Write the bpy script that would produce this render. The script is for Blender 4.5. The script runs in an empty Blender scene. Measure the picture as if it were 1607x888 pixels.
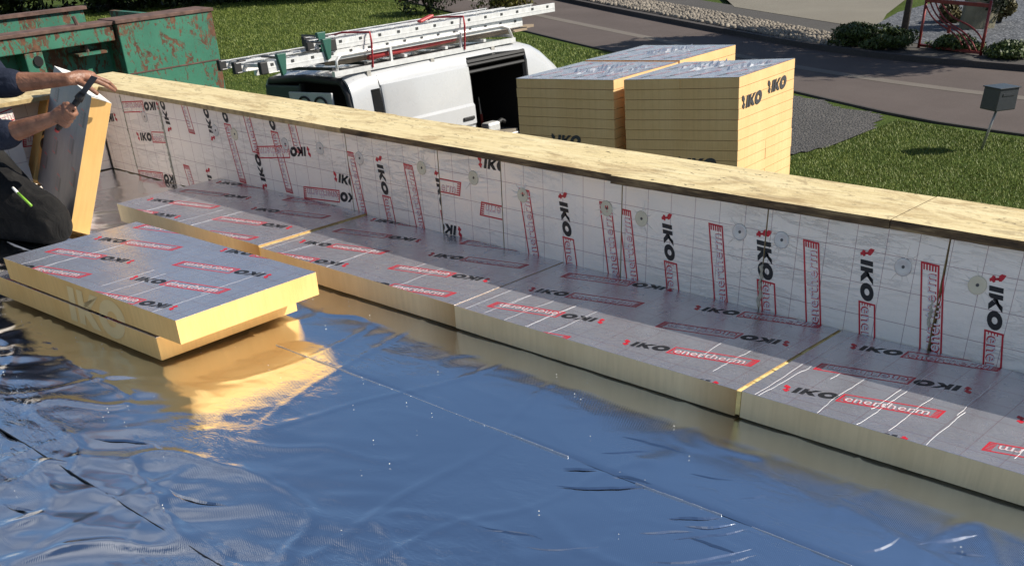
import bpy, bmesh, math, random
from mathutils import Vector, Matrix, noise
random.seed(7)
sc = bpy.context.scene
C = sc.collection

# ---------------------------------------------------------------- camera, sky, sun, exposure
cam = bpy.data.cameras.new('camera'); camo = bpy.data.objects.new('camera', cam); C.objects.link(camo)
RT = Vector((0.73004873, 0.68213733, -0.04144302)); DN = Vector((0.37350345, -0.44905149, -0.81169448)); FW = Vector((-0.57229715, 0.57709741, -0.58261011))
m = Matrix((RT, -DN, -FW)).transposed().to_4x4(); m.translation = (0, 0, 1.35); camo.matrix_world = m
cam.sensor_width = 36.0; cam.lens = 35.93; cam.shift_y = 0.3123; cam.clip_start = 0.05; cam.clip_end = 600
sc.camera = camo
SUN_AZ, SUN_EL = math.radians(40.0), math.radians(38.8)      # azimuth counted from +X towards +Y
w = bpy.data.worlds.new('World'); sc.world = w; w.use_nodes = True
nt = w.node_tree; bg = nt.nodes['Background']; sky = nt.nodes.new('ShaderNodeTexSky')
sky.sky_type = 'NISHITA'; sky.sun_disc = False; sky.sun_elevation = SUN_EL; sky.sun_rotation = math.pi / 2 - SUN_AZ
sky.air_density = 1.0; sky.dust_density = 0.3; sky.ozone_density = 3.2; sky.altitude = 200
CLOUD_X, CLOUD_Y = 7.0, 2.0
# thin broken cloud over the whole dome
tc = nt.nodes.new('ShaderNodeTexCoord'); sp = nt.nodes.new('ShaderNodeSeparateXYZ'); nt.links.new(tc.outputs['Generated'], sp.inputs[0])
def wm(op, a, b):
    x = nt.nodes.new('ShaderNodeMath'); x.operation = op
    for i, v in enumerate((a, b)):
        if isinstance(v, bpy.types.NodeSocket): nt.links.new(v, x.inputs[i])
        else: x.inputs[i].default_value = v
    return x.outputs[0]
den = wm('ADD', wm('MAXIMUM', sp.outputs[2], 0.0), .16); cv = nt.nodes.new('ShaderNodeCombineXYZ'); nt.links.new(wm('DIVIDE', sp.outputs[0], den), cv.inputs[0]); nt.links.new(wm('DIVIDE', sp.outputs[1], den), cv.inputs[1])
cn = nt.nodes.new('ShaderNodeTexNoise'); cn.inputs['Scale'].default_value = 1.15; cn.inputs['Detail'].default_value = 6; cn.inputs['Roughness'].default_value = .55; cmap = nt.nodes.new('ShaderNodeMapping'); cmap.inputs['Location'].default_value = (CLOUD_X, CLOUD_Y, 0); nt.links.new(cv.outputs[0], cmap.inputs[0]); nt.links.new(cmap.outputs[0], cn.inputs['Vector'])
cr_ = nt.nodes.new('ShaderNodeValToRGB'); cr_.color_ramp.elements[0].position = .53; cr_.color_ramp.elements[1].position = .72; nt.links.new(cn.outputs[0], cr_.inputs[0])
cm = nt.nodes.new('ShaderNodeMix'); cm.data_type = 'RGBA'; nt.links.new(wm('MULTIPLY', cr_.outputs[0], .75), cm.inputs[0]); nt.links.new(sky.outputs[0], cm.inputs[6]); cm.inputs[7].default_value = (8.5, 8.4, 8.4, 1)
nt.links.new(cm.outputs[2], bg.inputs[0]); bg.inputs[1].default_value = 0.070
sl = bpy.data.lights.new('sun', 'SUN'); sl.energy = 5.0; sl.angle = math.radians(0.53); sl.color = (1.0, 0.93, 0.82)
so = bpy.data.objects.new('sun', sl); C.objects.link(so)
sd = Vector((math.cos(SUN_EL) * math.cos(SUN_AZ), math.cos(SUN_EL) * math.sin(SUN_AZ), math.sin(SUN_EL)))
so.rotation_euler = sd.to_track_quat('Z', 'Y').to_euler(); so.location = sd * 50
sc.view_settings.view_transform = 'Standard'; sc.view_settings.look = 'None'; sc.view_settings.exposure = 0.48; sc.view_settings.gamma = 1.0
sc.view_settings.use_curve_mapping = False

# ---------------------------------------------------------------- helpers
def tag(o, label=None, cat=None, group=None, kind=None):
    if label: o['label'] = label
    if cat: o['category'] = cat
    if group: o['group'] = group
    if kind: o['kind'] = kind
    return o
def empty(name, loc=(0, 0, 0), rot=(0, 0, 0)):
    o = bpy.data.objects.new(name, None); C.objects.link(o); o.location = loc; o.rotation_euler = rot; o.empty_display_size = .1
    return o
def thing(name, label, cat, loc=(0, 0, 0), rot=(0, 0, 0), group=None):
    return tag(empty(name, loc, rot), label, cat, group)
def link(name, me, mats, parent=None, smooth=False, loc=None, rot=None):
    o = bpy.data.objects.new(name, me); C.objects.link(o)
    if mats is not None and not me.materials:
        for mm in (mats if isinstance(mats, (list, tuple)) else [mats]): me.materials.append(mm)
    if parent: o.parent = parent
    if loc: o.location = loc
    if rot: o.rotation_euler = rot
    if smooth:
        me.polygons.foreach_set('use_smooth', [True] * len(me.polygons))
    return o
class MB:
    """collects boxes, bars, tubes and polygons into one mesh"""
    def __init__(s): s.v = []; s.f = []; s.m = []
    def poly(s, pts, mi=0):
        b = len(s.v); s.v += [tuple(p) for p in pts]; s.f.append(tuple(range(b, b + len(pts)))); s.m.append(mi); return s
    def box(s, x0, x1, y0, y1, z0, z1, mi=0, M=None):
        b = len(s.v); P = [(x, y, z) for z in (z0, z1) for y in (y0, y1) for x in (x0, x1)]
        if M: P = [tuple(M @ Vector(p)) for p in P]
        s.v += P
        for q in ((0, 2, 3, 1), (4, 5, 7, 6), (0, 1, 5, 4), (2, 6, 7, 3), (0, 4, 6, 2), (1, 3, 7, 5)): s.f.append(tuple(b + i for i in q)); s.m.append(mi)
        return s
    def tube(s, pts, r, n=8, mi=0, cap=True):
        pts = [Vector(p) for p in pts]; rs = r if isinstance(r, (list, tuple)) else [r] * len(pts)
        base = len(s.v); up = None
        for i, p in enumerate(pts):
            d = (pts[min(i + 1, len(pts) - 1)] - pts[max(i - 1, 0)]).normalized()
            if up is None: up = d.orthogonal().normalized()
            up = (up - d * up.dot(d)).normalized(); sd_ = d.cross(up)
            for k in range(n):
                a = 2 * math.pi * k / n; s.v.append(tuple(p + (up * math.cos(a) + sd_ * math.sin(a)) * rs[i]))
        for i in range(len(pts) - 1):
            for k in range(n):
                a = base + i * n + k; b = base + i * n + (k + 1) % n; s.f.append((a, b, b + n, a + n)); s.m.append(mi)
        if cap:
            s.f.append(tuple(base + k for k in range(n))[::-1]); s.m.append(mi)
            s.f.append(tuple(base + (len(pts) - 1) * n + k for k in range(n))); s.m.append(mi)
        return s
    def bar(s, a, b, wx, wz, mi=0, up=(0, 0, 1)):
        a = Vector(a); b = Vector(b); d = b - a; L = d.length; d.normalize(); sx = d.cross(Vector(up)).normalized(); uz = sx.cross(d)
        M = Matrix((sx, d, uz)).transposed().to_4x4(); M.translation = a
        return s.box(-wx / 2, wx / 2, 0, L, -wz / 2, wz / 2, mi, M)
    def mesh(s, name):
        me = bpy.data.meshes.new(name); me.from_pydata(s.v, [], s.f); me.polygons.foreach_set('material_index', s.m); me.update(); return me
    def build(s, name, mats, parent=None, smooth=False, bevel=0, loc=None, rot=None):
        o = link(name, s.mesh(name), mats, parent, smooth, loc, rot)
        if bevel:
            b = o.modifiers.new('b', 'BEVEL'); b.width = bevel; b.segments = 2; b.limit_method = 'ANGLE'; b.angle_limit = .6
        return o

# ---------------------------------------------------------------- materials
class NT:
    def __init__(s, name):
        s.m = bpy.data.materials.new(name); s.m.use_nodes = True; s.t = s.m.node_tree; s.b = s.t.nodes['Principled BSDF']
        s.co = s.t.nodes.new('ShaderNodeTexCoord')
    def n(s, typ, **k):
        nd = s.t.nodes.new(typ)
        for a, v in k.items():
            if a.startswith('i_'): s.set(nd.inputs[a[2:].replace('_', ' ')], v)
            elif a[0] == 'n' and a[1:].isdigit(): s.set(nd.inputs[int(a[1:])], v)
            else: setattr(nd, a, v)
        return nd
    def set(s, sock, v):
        if isinstance(v, bpy.types.NodeSocket): s.t.links.new(v, sock)
        else:
            if sock.type == 'RGBA' and len(v) == 3: v = (*v, 1)
            sock.default_value = v
    def p(s, **k):
        for a, v in k.items(): s.set(s.b.inputs[a.replace('_', ' ')], v)
        return s
    def map(s, scale=(1, 1, 1), src='Object', rot=(0, 0, 0)):
        mp = s.n('ShaderNodeMapping', i_Scale=scale, i_Rotation=rot); s.t.links.new(s.co.outputs[src], mp.inputs[0]); return mp.outputs[0]
    def noise(s, scale=5, detail=4, rough=.55, vec=None, dist=0):
        nd = s.n('ShaderNodeTexNoise', i_Scale=scale, i_Detail=detail, i_Roughness=rough, i_Distortion=dist)
        s.t.links.new(vec if vec is not None else s.co.outputs['Object'], nd.inputs['Vector']); return nd.outputs[0]
    def vor(s, scale=5, vec=None, out='Distance', feature='F1'):
        nd = s.n('ShaderNodeTexVoronoi', i_Scale=scale, feature=feature); s.t.links.new(vec if vec is not None else s.co.outputs['Object'], nd.inputs['Vector']); return nd.outputs[out]
    def ramp(s, fac, *st):
        r = s.n('ShaderNodeValToRGB'); s.t.links.new(fac, r.inputs[0]); e = r.color_ramp.elements
        while len(e) < len(st): e.new(.5)
        for i, (p_, c) in enumerate(st):
            e[i].position = p_; e[i].color = (*c, 1) if len(c) == 3 else c
        return r.outputs[0]
    def mix(s, fac, a, b, mode='MIX'):
        x = s.n('ShaderNodeMix', data_type='RGBA', blend_type=mode); s.set(x.inputs[0], fac); s.set(x.inputs[6], a); s.set(x.inputs[7], b); return x.outputs[2]
    def math(s, op, a, b=0.0, c=0.0):
        x = s.n('ShaderNodeMath', operation=op); s.set(x.inputs[0], a); s.set(x.inputs[1], b); s.set(x.inputs[2], c); return x.outputs[0]
    def bump(s, h, strength=.5, dist=.01, normal=None):
        x = s.n('ShaderNodeBump', i_Strength=strength, i_Distance=dist); s.t.links.new(h, x.inputs['Height'])
        if normal is not None: s.t.links.new(normal, x.inputs['Normal'])
        s.t.links.new(x.outputs[0], s.b.inputs['Normal']); return x.outputs[0]
    def sep(s, src='Object'):
        x = s.n('ShaderNodeSeparateXYZ'); s.t.links.new(s.co.outputs[src], x.inputs[0]); return x.outputs
W3 = lambda a: (a, a, a)
def plain(name, col, rough=.6, metal=0.0, var=.12, vs=8, bump=0, spec=.5):
    t = NT(name); f = t.noise(vs, 5)
    t.p(Base_Color=t.ramp(f, (.3, tuple(c * (1 - var) for c in col)), (.7, tuple(min(1, c * (1 + var)) for c in col))), Roughness=rough, Metallic=metal, Specular_IOR_Level=spec)
    if bump: t.bump(t.noise(vs * 6, 4), .5, bump)
    return t.m
M = {}
def foil_facing(name, base, rough, metal, wr):
    t = NT(name); x, y, z = t.sep()
    def grid(c):
        a = t.math('ABSOLUTE', t.math('SUBTRACT', t.math('FRACT', t.math('ADD', t.math('MULTIPLY', c, 10.0), 50.03)), .5))
        return t.math('LESS_THAN', a, .0085)
    g = t.math('MAXIMUM', grid(x), grid(y))
    nz = t.noise(9, 5); col = t.ramp(nz, (.3, tuple(c * .88 for c in base)), (.72, base))
    t.p(Base_Color=t.mix(t.math('MULTIPLY', g, .62), col, (.34, .10, .12)), Metallic=metal,
        Roughness=t.math('ADD', rough - .06, t.math('MULTIPLY', t.noise(14, 4), .14)))
    big = t.noise(3.2, 3, .5, dist=.8); fine = t.noise(26, 5, .62, dist=1.6)
    b1 = t.bump(big, .28, .02 * wr); t.bump(fine, .32, .006 * wr, b1)
    return t.m
M['facing'] = foil_facing('foil facing', (.68, .67, .71), .25, .82, 1.0)
def wallfoil():
    t = NT('wall foil facing'); x, y, z = t.sep()
    def grid(c):
        a = t.math('ABSOLUTE', t.math('SUBTRACT', t.math('FRACT', t.math('ADD', t.math('MULTIPLY', c, 10.0), 50.03)), .5)); return t.math('LESS_THAN', a, .010)
    g = t.math('MAXIMUM', grid(x), grid(y))
    col = t.ramp(t.noise(7, 5), (.3, (.95, .87, .77)), (.7, (.98, .90, .80)))
    t.p(Base_Color=t.mix(t.math('MULTIPLY', g, .7), col, (.32, .16, .17)), Metallic=.15, Roughness=.36)
    # crumpled film: long horizontal creases and small dents, strongest towards the top
    cr = t.noise(9, 5, .6, t.map((.35, 2.2, 1)), 1.8); dn = t.noise(22, 5, .65, dist=2.2)
    msk = t.ramp(t.noise(2.3, 3), (.42, W3(0)), (.66, W3(1)))
    b1 = t.bump(t.math('MULTIPLY', dn, msk), .6, .010); t.bump(t.math('MULTIPLY', t.ramp(cr, (.47, W3(0)), (.5, W3(1)), (.54, W3(0))), t.ramp(t.noise(1.3, 2), (.45, W3(0)), (.6, W3(1)))), .5, .004, b1)
    return t.m
M['wallfoil'] = wallfoil()
def foam(name, a, b, stain=True):
    t = NT(name); x, y, z = t.sep()
    st = t.noise(1, 6, .6, t.map((60, 60, 5))); lg = t.noise(3.5, 4)
    col = t.ramp(lg, (.3, a), (.7, b)); col = t.mix(t.math('MULTIPLY', t.ramp(st, (.42, W3(0)), (.7, W3(1))), .22), col, tuple(c * .6 for c in a))
    if stain:   # brown ageing near the right-hand end of a board
        e = t.n('ShaderNodeMapRange', i_From_Min=.44, i_From_Max=.60); t.t.links.new(t.math('ADD', x, t.math('MULTIPLY', t.math('SUBTRACT', lg, .5), .25)), e.inputs[0])
        col = t.mix(t.math('MULTIPLY', e.outputs[0], .75), col, (.36, .20, .06))
        sm = t.ramp(t.noise(7, 3, .5, t.map((1, 1, 1.6))), (.70, W3(0)), (.76, W3(1))); col = t.mix(t.math('MULTIPLY', sm, .35), col, (.22, .20, .15))
    t.p(Base_Color=col, Roughness=.85, Specular_IOR_Level=.2); t.bump(t.math('ADD', st, t.noise(180, 3)), .5, .0015)
    return t.m
M['foam'] = foam('insulation foam', (.64, .51, .30), (.74, .61, .38))
M['foam_cut'] = foam('cut insulation foam', (.78, .455, .15), (.85, .55, .215), False)
M['foam_pack'] = foam('packed insulation foam', (.72, .46, .21), (.80, .54, .27), False)
M['black_ink'] = plain('black ink', (.012, .012, .014), .5, .0)
M['red_ink'] = plain('red ink', (.56, .014, .03), .42, .05)
M['pale_ink'] = plain('pale ink', (.74, .70, .71), .4, .3)
M['grey_ink'] = plain('grey ink', (.045, .045, .05), .55)
M['ghost_ink'] = plain('pale grey ink', (.80, .58, .28), .9, 0, .06, 8, 0, .1)
def membrane():
    t = NT('aluminium membrane'); x, y, z = t.sep('Object')
    rg = t.noise(4, 5, .6); wv = t.n('ShaderNodeTexWave', wave_type='BANDS', bands_direction='DIAGONAL', i_Scale=95, i_Distortion=.6); t.t.links.new(t.co.outputs['Object'], wv.inputs[0])
    dirt = t.ramp(t.noise(1.7, 6, .7), (.60, W3(0)), (.78, W3(1)))
    t.p(Base_Color=t.mix(t.math('MULTIPLY', dirt, .25), (.80, .83, .88), (.45, .43, .42)), Metallic=1.0, Roughness=t.math('ADD', .04, t.math('MULTIPLY', rg, .13)))
    f1 = t.noise(13, 2, .5, t.map((1, 1.8, 1), rot=(0, 0, .6)), 1.2); pm = t.ramp(t.noise(1.6, 3, .5), (.46, W3(.06)), (.64, W3(1))); yr = t.n('ShaderNodeMapRange', i_From_Min=2.1, i_From_Max=1.35, i_To_Min=.22, i_To_Max=1.0); t.t.links.new(y, yr.inputs[0]); pm = t.math('MULTIPLY', pm, yr.outputs[0]); rd_ = t.ramp(t.noise(8, 4, .6, t.map((1, 2.2, 1), rot=(0, 0, -.5)), 1.5), (.46, W3(0)), (.50, W3(1)), (.56, W3(0))); b0 = t.bump(t.math('MULTIPLY', rd_, pm), .16, .0022); b1 = t.bump(t.math('MULTIPLY', f1, pm), .22, .010, b0)
    f2 = t.noise(70, 3, .6); b2 = t.bump(f2, .06, .002, b1); t.bump(wv.outputs[1], .16, .0008, b2)
    return t.m
M['membrane'] = membrane()
M['bitumen'] = plain('bitumen edge', (.012, .012, .013), .5, 0, .3, 40, .002)
def plywood():
    t = NT('coping plywood'); gr = t.noise(3.0, 6, .62, t.map((1.2, 14, 14)), .6); big = t.noise(2.4, 4)
    col = t.ramp(gr, (.25, (.52, .41, .20)), (.5, (.66, .55, .31)), (.75, (.73, .64, .40)))
    col = t.mix(t.math('MULTIPLY', t.ramp(big, (.4, W3(0)), (.7, W3(1))), .35), col, (.66, .54, .30))
    patch = t.ramp(t.noise(3.1, 6, .7, t.map((1, 2.2, 1)), .8), (.50, W3(0)), (.66, W3(1))); col = t.mix(t.math('MULTIPLY', patch, .8), col, (.36, .25, .12))
    smear = t.ramp(t.noise(7.5, 6, .7, t.map((1, 2.6, 1)), 1.0), (.54, W3(0)), (.63, W3(1))); col = t.mix(t.math('MULTIPLY', smear, .55), col, (.27, .20, .11))
    spots = t.ramp(t.noise(34, 3, .6, t.map((1, 1.6, 1))), (.64, W3(0)), (.69, W3(1))); area = t.ramp(t.noise(2.2, 2), (.42, W3(0)), (.56, W3(1)))
    col = t.mix(t.math('MULTIPLY', spots, t.math('MULTIPLY', area, .95)), col, (.06, .045, .03))
    t.p(Base_Color=col, Roughness=.72, Specular_IOR_Level=.25); t.bump(t.math('ADD', gr, t.noise(60, 4)), .45, .004); return t.m
M['ply'] = plywood()
def plyedge():
    t = NT('weathered plywood edge'); a = t.noise(6, 6, .7, t.map((1, 4, 8)))
    t.p(Base_Color=t.ramp(a, (.3, (.022, .015, .009)), (.5, (.12, .075, .035)), (.72, (.34, .24, .12))), Roughness=.85); t.bump(a, .7, .006); return t.m
M['plyedge'] = plyedge()
M['plyedge_new'] = plain('plywood edge', (.42, .31, .15), .8, 0, .35, 25, .003)
M['steel'] = plain('zinc steel', (.66, .64, .61), .45, .5, .1, 30)
M['screw'] = plain('dark screw', (.10, .10, .10), .4, .8)
M['pu'] = plain('expanding foam bead', (.50, .46, .36), .8, 0, .25, 60, .006)
M['render'] = plain('grey render', (.38, .36, .33), .9, 0, .1, 5, .004)
M['white_crumb'] = plain('white crumb', (.85, .83, .76), .8)

# ---------------------------------------------------------------- the printed pattern of the facing
def letters(txt, sx, sy, bold, shear=0.0):
    cu = bpy.data.curves.new('t', 'FONT'); cu.body = txt; cu.size = 1; cu.offset = bold; cu.resolution_u = 2; cu.shear = shear; cu.space_character = 1.02 + bold * 1.5
    o = bpy.data.objects.new('t', cu); C.objects.link(o); bpy.context.view_layer.update()
    me = bpy.data.meshes.new_from_object(o.evaluated_get(bpy.context.evaluated_depsgraph_get()))
    V = [v.co.copy() for v in me.vertices]; F = [tuple(p.vertices) for p in me.polygons]
    C.objects.unlink(o); bpy.data.objects.remove(o); bpy.data.curves.remove(cu); bpy.data.meshes.remove(me)
    x0 = min(v.x for v in V); x1 = max(v.x for v in V); y0 = min(v.y for v in V); y1 = max(v.y for v in V)
    return [((v.x - x0) / (x1 - x0) * sx, (v.y - y0) / (y1 - y0) * sy) for v in V], F
def iko_polys():
    """three heavy slanted capitals and the little emblem: list of (polygon, material) in a 0..0.172 x -0.022..0.022 field"""
    P = []; sh = .22
    def S(pts, mi=0): P.append(([(u + v * sh, v) for u, v in pts], mi))
    a = .0205
    S([(.036, -a), (.051, -a), (.051, a), (.036, a)])
    S([(.057, -a), (.071, -a), (.071, a), (.057, a)])
    S([(.071, -.003), (.089, a), (.107, a), (.0835, -.0005), (.071, .006)])
    S([(.071, .004), (.0835, .0025), (.106, -a), (.088, -a), (.071, -.006)])
    n = 18; cx = .1335
    for k in range(n):
        t0 = 2 * math.pi * k / n; t1 = 2 * math.pi * (k + 1) / n
        S([(cx + .0285 * math.cos(t0), .0225 * math.sin(t0)), (cx + .0285 * math.cos(t1), .0225 * math.sin(t1)), (cx + .0105 * math.cos(t1), .0085 * math.sin(t1)), (cx + .0105 * math.cos(t0), .0085 * math.sin(t0))])
    # emblem: a pointed red cap, a thin neck and a lobed foot
    P.append(([(.004, .026), (.014, .020), (.021, .013), (.021, .006), (.012, .004), (.004, .007), (.000, .014)], 1))
    P.append(([(.010, .006), (.018, .006), (.017, -.006), (.011, -.006)], 1))
    P.append(([(.006, -.004), (.022, -.004), (.024, -.010), (.019, -.014), (.021, -.020), (.012, -.021), (.009, -.015), (.003, -.012)], 1))
    return P
IKO = iko_polys()
LT_R = letters('enertherm', .236, .0390, .016); LT_W = letters('enertherm', .230, .0355, .004)
def print_field():
    m = MB()
    for pts, mi in IKO: m.poly([(u, v, .0003 if mi == 0 else .00045) for u, v in pts], mi)
    a, b, h, t = .166, .445, .0285, .0055; sh = .22
    q = lambda u0, u1, v0, v1, mi, z: m.poly([(u0 + v0 * sh, v0, z), (u1 + v0 * sh, v0, z), (u1 + v1 * sh, v1, z), (u0 + v1 * sh, v1, z)], mi)
    q(a, b, h - t, h, 1, .0003); q(a, b, -h, -h + t, 1, .0003); q(a, a + t, -h + t, h - t, 1, .0003); q(b - t, b, -h + t, h - t, 1, .0003)
    for k in range(5):      # the striped end of the frame
        v = -h + t + .0035 + k * .0088; q(b - .022, b - t, v, v + .0050, 1, .0003)
        if k < 4: q(a + t, a + .012, v + .002, v + .0052, 1, .0003)
    for (V, F), mi, du, dv, z in ((LT_R, 1, .179, -.0207, .0004), (LT_W, 2, .183, -.0178, .0006)):
        b0 = len(m.v); m.v += [(u + du + (v + dv) * sh * .6, v + dv, z) for u, v in V]
        for f in F: m.f.append(tuple(b0 + i for i in f)); m.m.append(mi)
    return m
FIELD = print_field()
def print_mesh(name, places, rect, field=FIELD, scale=1.0):
    """places: (u, v, angle in degrees, start|end); the field is laid at each and cut at the rectangle (u0,u1,v0,v1)"""
    m = MB()
    for (u, v, ang, anchor) in places:
        a = math.radians(ang); ca, sa = math.cos(a), math.sin(a); off = -.445 if anchor == 'end' else 0
        b0 = len(m.v)
        for (x, y, z) in field.v:
            x += off; x *= scale; y *= scale
            m.v.append((u + x * ca - y * sa, v + x * sa + y * ca, z))
        m.f += [tuple(b0 + i for i in f) for f in field.f]; m.m += field.m
    me = m.mesh(name); bm = bmesh.new(); bm.from_mesh(me)
    u0, u1, v0, v1 = rect
    for co, no in (((u0, 0, 0), (-1, 0, 0)), ((u1, 0, 0), (1, 0, 0)), ((0, v0, 0), (0, -1, 0)), ((0, v1, 0), (0, 1, 0))):
        bmesh.ops.bisect_plane(bm, geom=bm.verts[:] + bm.edges[:] + bm.faces[:], plane_co=co, plane_no=no, clear_outer=True)
    bm.to_mesh(me); bm.free()
    for k in ('black_ink', 'red_ink', 'pale_ink'): me.materials.append(M[k])
    return me
T = .083
def rows(L, W, col0, row0, ang=14, dcol=.595, drow=.2, phase=0):
    out = []
    for c in range(-1, 3):
        for r in range(-2, 5):
            u = -L / 2 + col0 + c * dcol; v = -W / 2 + row0 + r * drow; a = math.radians(ang)
            if (c + r + phase) % 2 == 0: out.append((u, v, ang, 'start'))
            else: out.append((u + .445 * math.cos(a), v + .445 * math.sin(a), ang + 180, 'start'))
    return out
def crease_mesh(L, W, rnd, n, ydir=True):
    """thin ridges where the facing has been folded over the rib lines"""
    m = MB()
    for k in range(n):
        x = -L / 2 + .05 + .1 * rnd.randint(0, int(L / .1) - 1) + rnd.uniform(-.012, .012); y = -W / 2 + (0.002 if rnd.random() < .6 else rnd.uniform(0, W * .4)); y1 = min(W / 2 - .01, y + rnd.uniform(.15, .5))
        pts = []
        while y < y1:
            pts.append((x, y)); y += rnd.uniform(.012, .04); x += rnd.choice((-1, 1)) * rnd.uniform(0, .0022) * (1 if rnd.random() < .7 else 2.5)
        for i in range(len(pts) - 1):
            (xa, ya), (xb, yb) = pts[i], pts[i + 1]; w = .0007; h = .0004
            m.poly([(xa - w, ya, 0), (xb - w, yb, 0), (xb, yb, h), (xa, ya, h)][::-1]); m.poly([(xa, ya, h), (xb, yb, h), (xb + w, yb, 0), (xa + w, ya, 0)][::-1])
    return m
M['facing_back_shaded'] = foil_facing('shaded rear foil facing', (.19, .195, .22), .45, .5, 1.0); M['crease_white'] = plain('white cut edge', (.80, .78, .72), .6)  # rear foil base darkened to carry the shade on the held board
M['crease'] = plain('crease highlight foil', (.86, .86, .88), .45, .6)  # paler than the facing: sun glints on the creases put into the colour
def insulation_board(label, loc, rot=(0, 0, 0), L=1.2, W=.6, places=None, mat='foam', creases=0, seed=0, group=None, facing='facing', warp=0):
    """origin at the middle of the underside; foam core, foil facing on top, its print, folded creases"""
    root = thing('insulation_board', label, 'insulation board', loc, rot, group)
    rnd = random.Random(seed); n = 24
    def edge(u): return (.25 if mat == 'foam_cut' else 1) * (noise.noise(Vector((u * 9 + seed * 3.1, seed, 0))) * .002 + noise.noise(Vector((u * 60 + seed * 3.1, seed, 2))) * .0012)
    m = MB()
    x0, x1, y0, y1 = -L / 2, L / 2, -W / 2, W / 2
    xs = [x0 + (x1 - x0) * i / n for i in range(n + 1)]
    ring = [(x, y0 + edge(x)) for x in xs] + [(x1 + edge(y0 + (y1 - y0) * j / 8 + 5) * (0 < j < 8), y0 + (y1 - y0) * j / 8) for j in range(1, 8)] + [(x, y1 + edge(x + 9)) for x in xs[::-1]] + [(x0, y1 + (y0 - y1) * j / 8) for j in range(1, 8)]
    N = len(ring); b = len(m.v)
    zs = [0, T - .0004]
    for z in zs: m.v += [(x, y, z) for x, y in ring]
    for i in range(N): m.f.append((i, (i + 1) % N, N + (i + 1) % N, N + i)); m.m.append(0)
    m.f.append(tuple(range(N))[::-1]); m.m.append(0); m.f.append(tuple(range(N, 2 * N))); m.m.append(0)
    m.build('foam_core', M[mat], root)
    f = MB(); f.poly([(x * 1.0006, y * 1.001, T) for x, y in ring]); f.v += [(x * 1.0006, y * 1.001, T - .0007) for x, y in ring]
    for i in range(N): f.f.append((N + i, N + (i + 1) % N, (i + 1) % N, i)); f.m.append(0)
    f.build('foil_facing', M[facing], root)
    if places: link('print', print_mesh('print', places, (x0, x1, y0, y1)), None, root, loc=(0, 0, T))
    if creases: crease_mesh(L, W, rnd, creases).build('crease', M['crease'], root, loc=(0, 0, T + .0001))
    return root

# ---------------------------------------------------------------- roof membrane: three lapped sheets one metre wide
def sheet(y0, y1, lift, seed, x0=-6.2, x1=1.8, st=.014):
    nx = int((x1 - x0) / st); ny = int(round((y1 - y0) / st)); V = []; F = []
    for j in range(ny + 1):
        y = y0 + (y1 - y0) * j / ny
        for i in range(nx + 1):
            x = x0 + (x1 - x0) * i / nx
            wild = .22 + 1.0 * max(0, min(1, (1.75 - y) / .7)) + .35 * max(0, min(1, (-4.3 - x) / .6))
            calm = 1 - .75 * math.exp(-((x + 1.9) / 1.1) ** 2 - ((y - 1.9) / .5) ** 2)
            p = Vector((x * 1.0, y * 1.0, seed * 4.7)); q = Vector((x * .8 + y * .6, (y * .8 - x * .6) * 2.4, seed))
            h = noise.noise(p * 2.1) * .0040 + noise.noise(q * 3.0) * .0062 * wild * calm + noise.noise(q * 6.5) * .0036 * wild * calm + noise.noise(q * 15.0) * .0009 * wild * calm + noise.noise(Vector((x * 22 + y * 9, y * 30 - x * 6, seed))) * .0005 * max(0, wild - .25) * max(0, .3 + noise.noise(p * 1.7 + Vector((5, 0, 0))) * 2)
            r = 1 - abs(noise.noise(Vector((x * 1.3 + 1.9 * y, y * 2.6 - x * .9, seed + 9)) * 1.6)); h += max(0, r - .90) / .10 * .0055 * wild * calm
            r2 = 1 - abs(noise.noise(Vector((x * 3.1, y * 1.4 + x, 3.3)))); h += max(0, r2 - .95) / .05 * .0030 * calm
            e = 1
            V.append((x, y + (noise.noise(Vector((x * 3, seed, 1))) * .006 if j == 0 else 0), h + lift * e * (1.0 if j else 0) - .006 + (.0012 if j == 0 and lift else 0)))
    for j in range(ny):
        for i in range(nx):
            a = j * (nx + 1) + i; F.append((a, a + 1, a + nx + 2, a + nx + 1))
    me = bpy.data.meshes.new('membrane_sheet'); me.from_pydata(V, [], F); me.update(); return me
roof = tag(empty('roof', (0, 0, 0)), kind='structure')
MB().box(-6.5, 1.8, -1.6, 3.34, -.30, -.035).build('roof_deck', M['bitumen'], roof)
link('membrane_sheet', sheet(-1.2, 1.06, 0.0, 1), M['membrane'], roof, True)
link('membrane_sheet', sheet(1.0, 2.02, .0022, 2), M['membrane'], roof, True)
link('membrane_sheet', sheet(1.96, 3.08, .0034, 3), M['membrane'], roof, True)
for yy in (1.0,):      # the dark cut edge of each lap
    m = MB(); x = -6.1
    while x < 1.7:
        x2 = x + .05; o = lambda q: noise.noise(Vector((q * 3, 2 if yy < 1.5 else 3, 1))) * .006
        m.box(x, x2, yy - .0006 - .0008 * random.random() + o(x), yy + .0004 + o(x), -.006, -.0025 + .0012 * random.random()); x = x2
    m.build('lap_edge', M['bitumen'], roof)
m = MB(); x = -6.1; rs_ = random.Random(8)
while x < 1.7:      # pale strip along the second lap, its highlight put in as colour
    x2 = x + .03; o = lambda q: noise.noise(Vector((q * 3, 3, 1))) * .006; (m.box(x, x2, 1.958 + o(x), 1.9586 + .0012 * rs_.random() + o(x), -.006, -.0016 + .0012 * rs_.random()) if noise.noise(Vector((x * 2.3, 6, 1))) > -.12 else None); x = x2
m.build('lap_edge', plain('lap highlight foil', (.62, .64, .68), .4, .8), roof)
fm = MB(); rf = random.Random(21)
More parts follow.
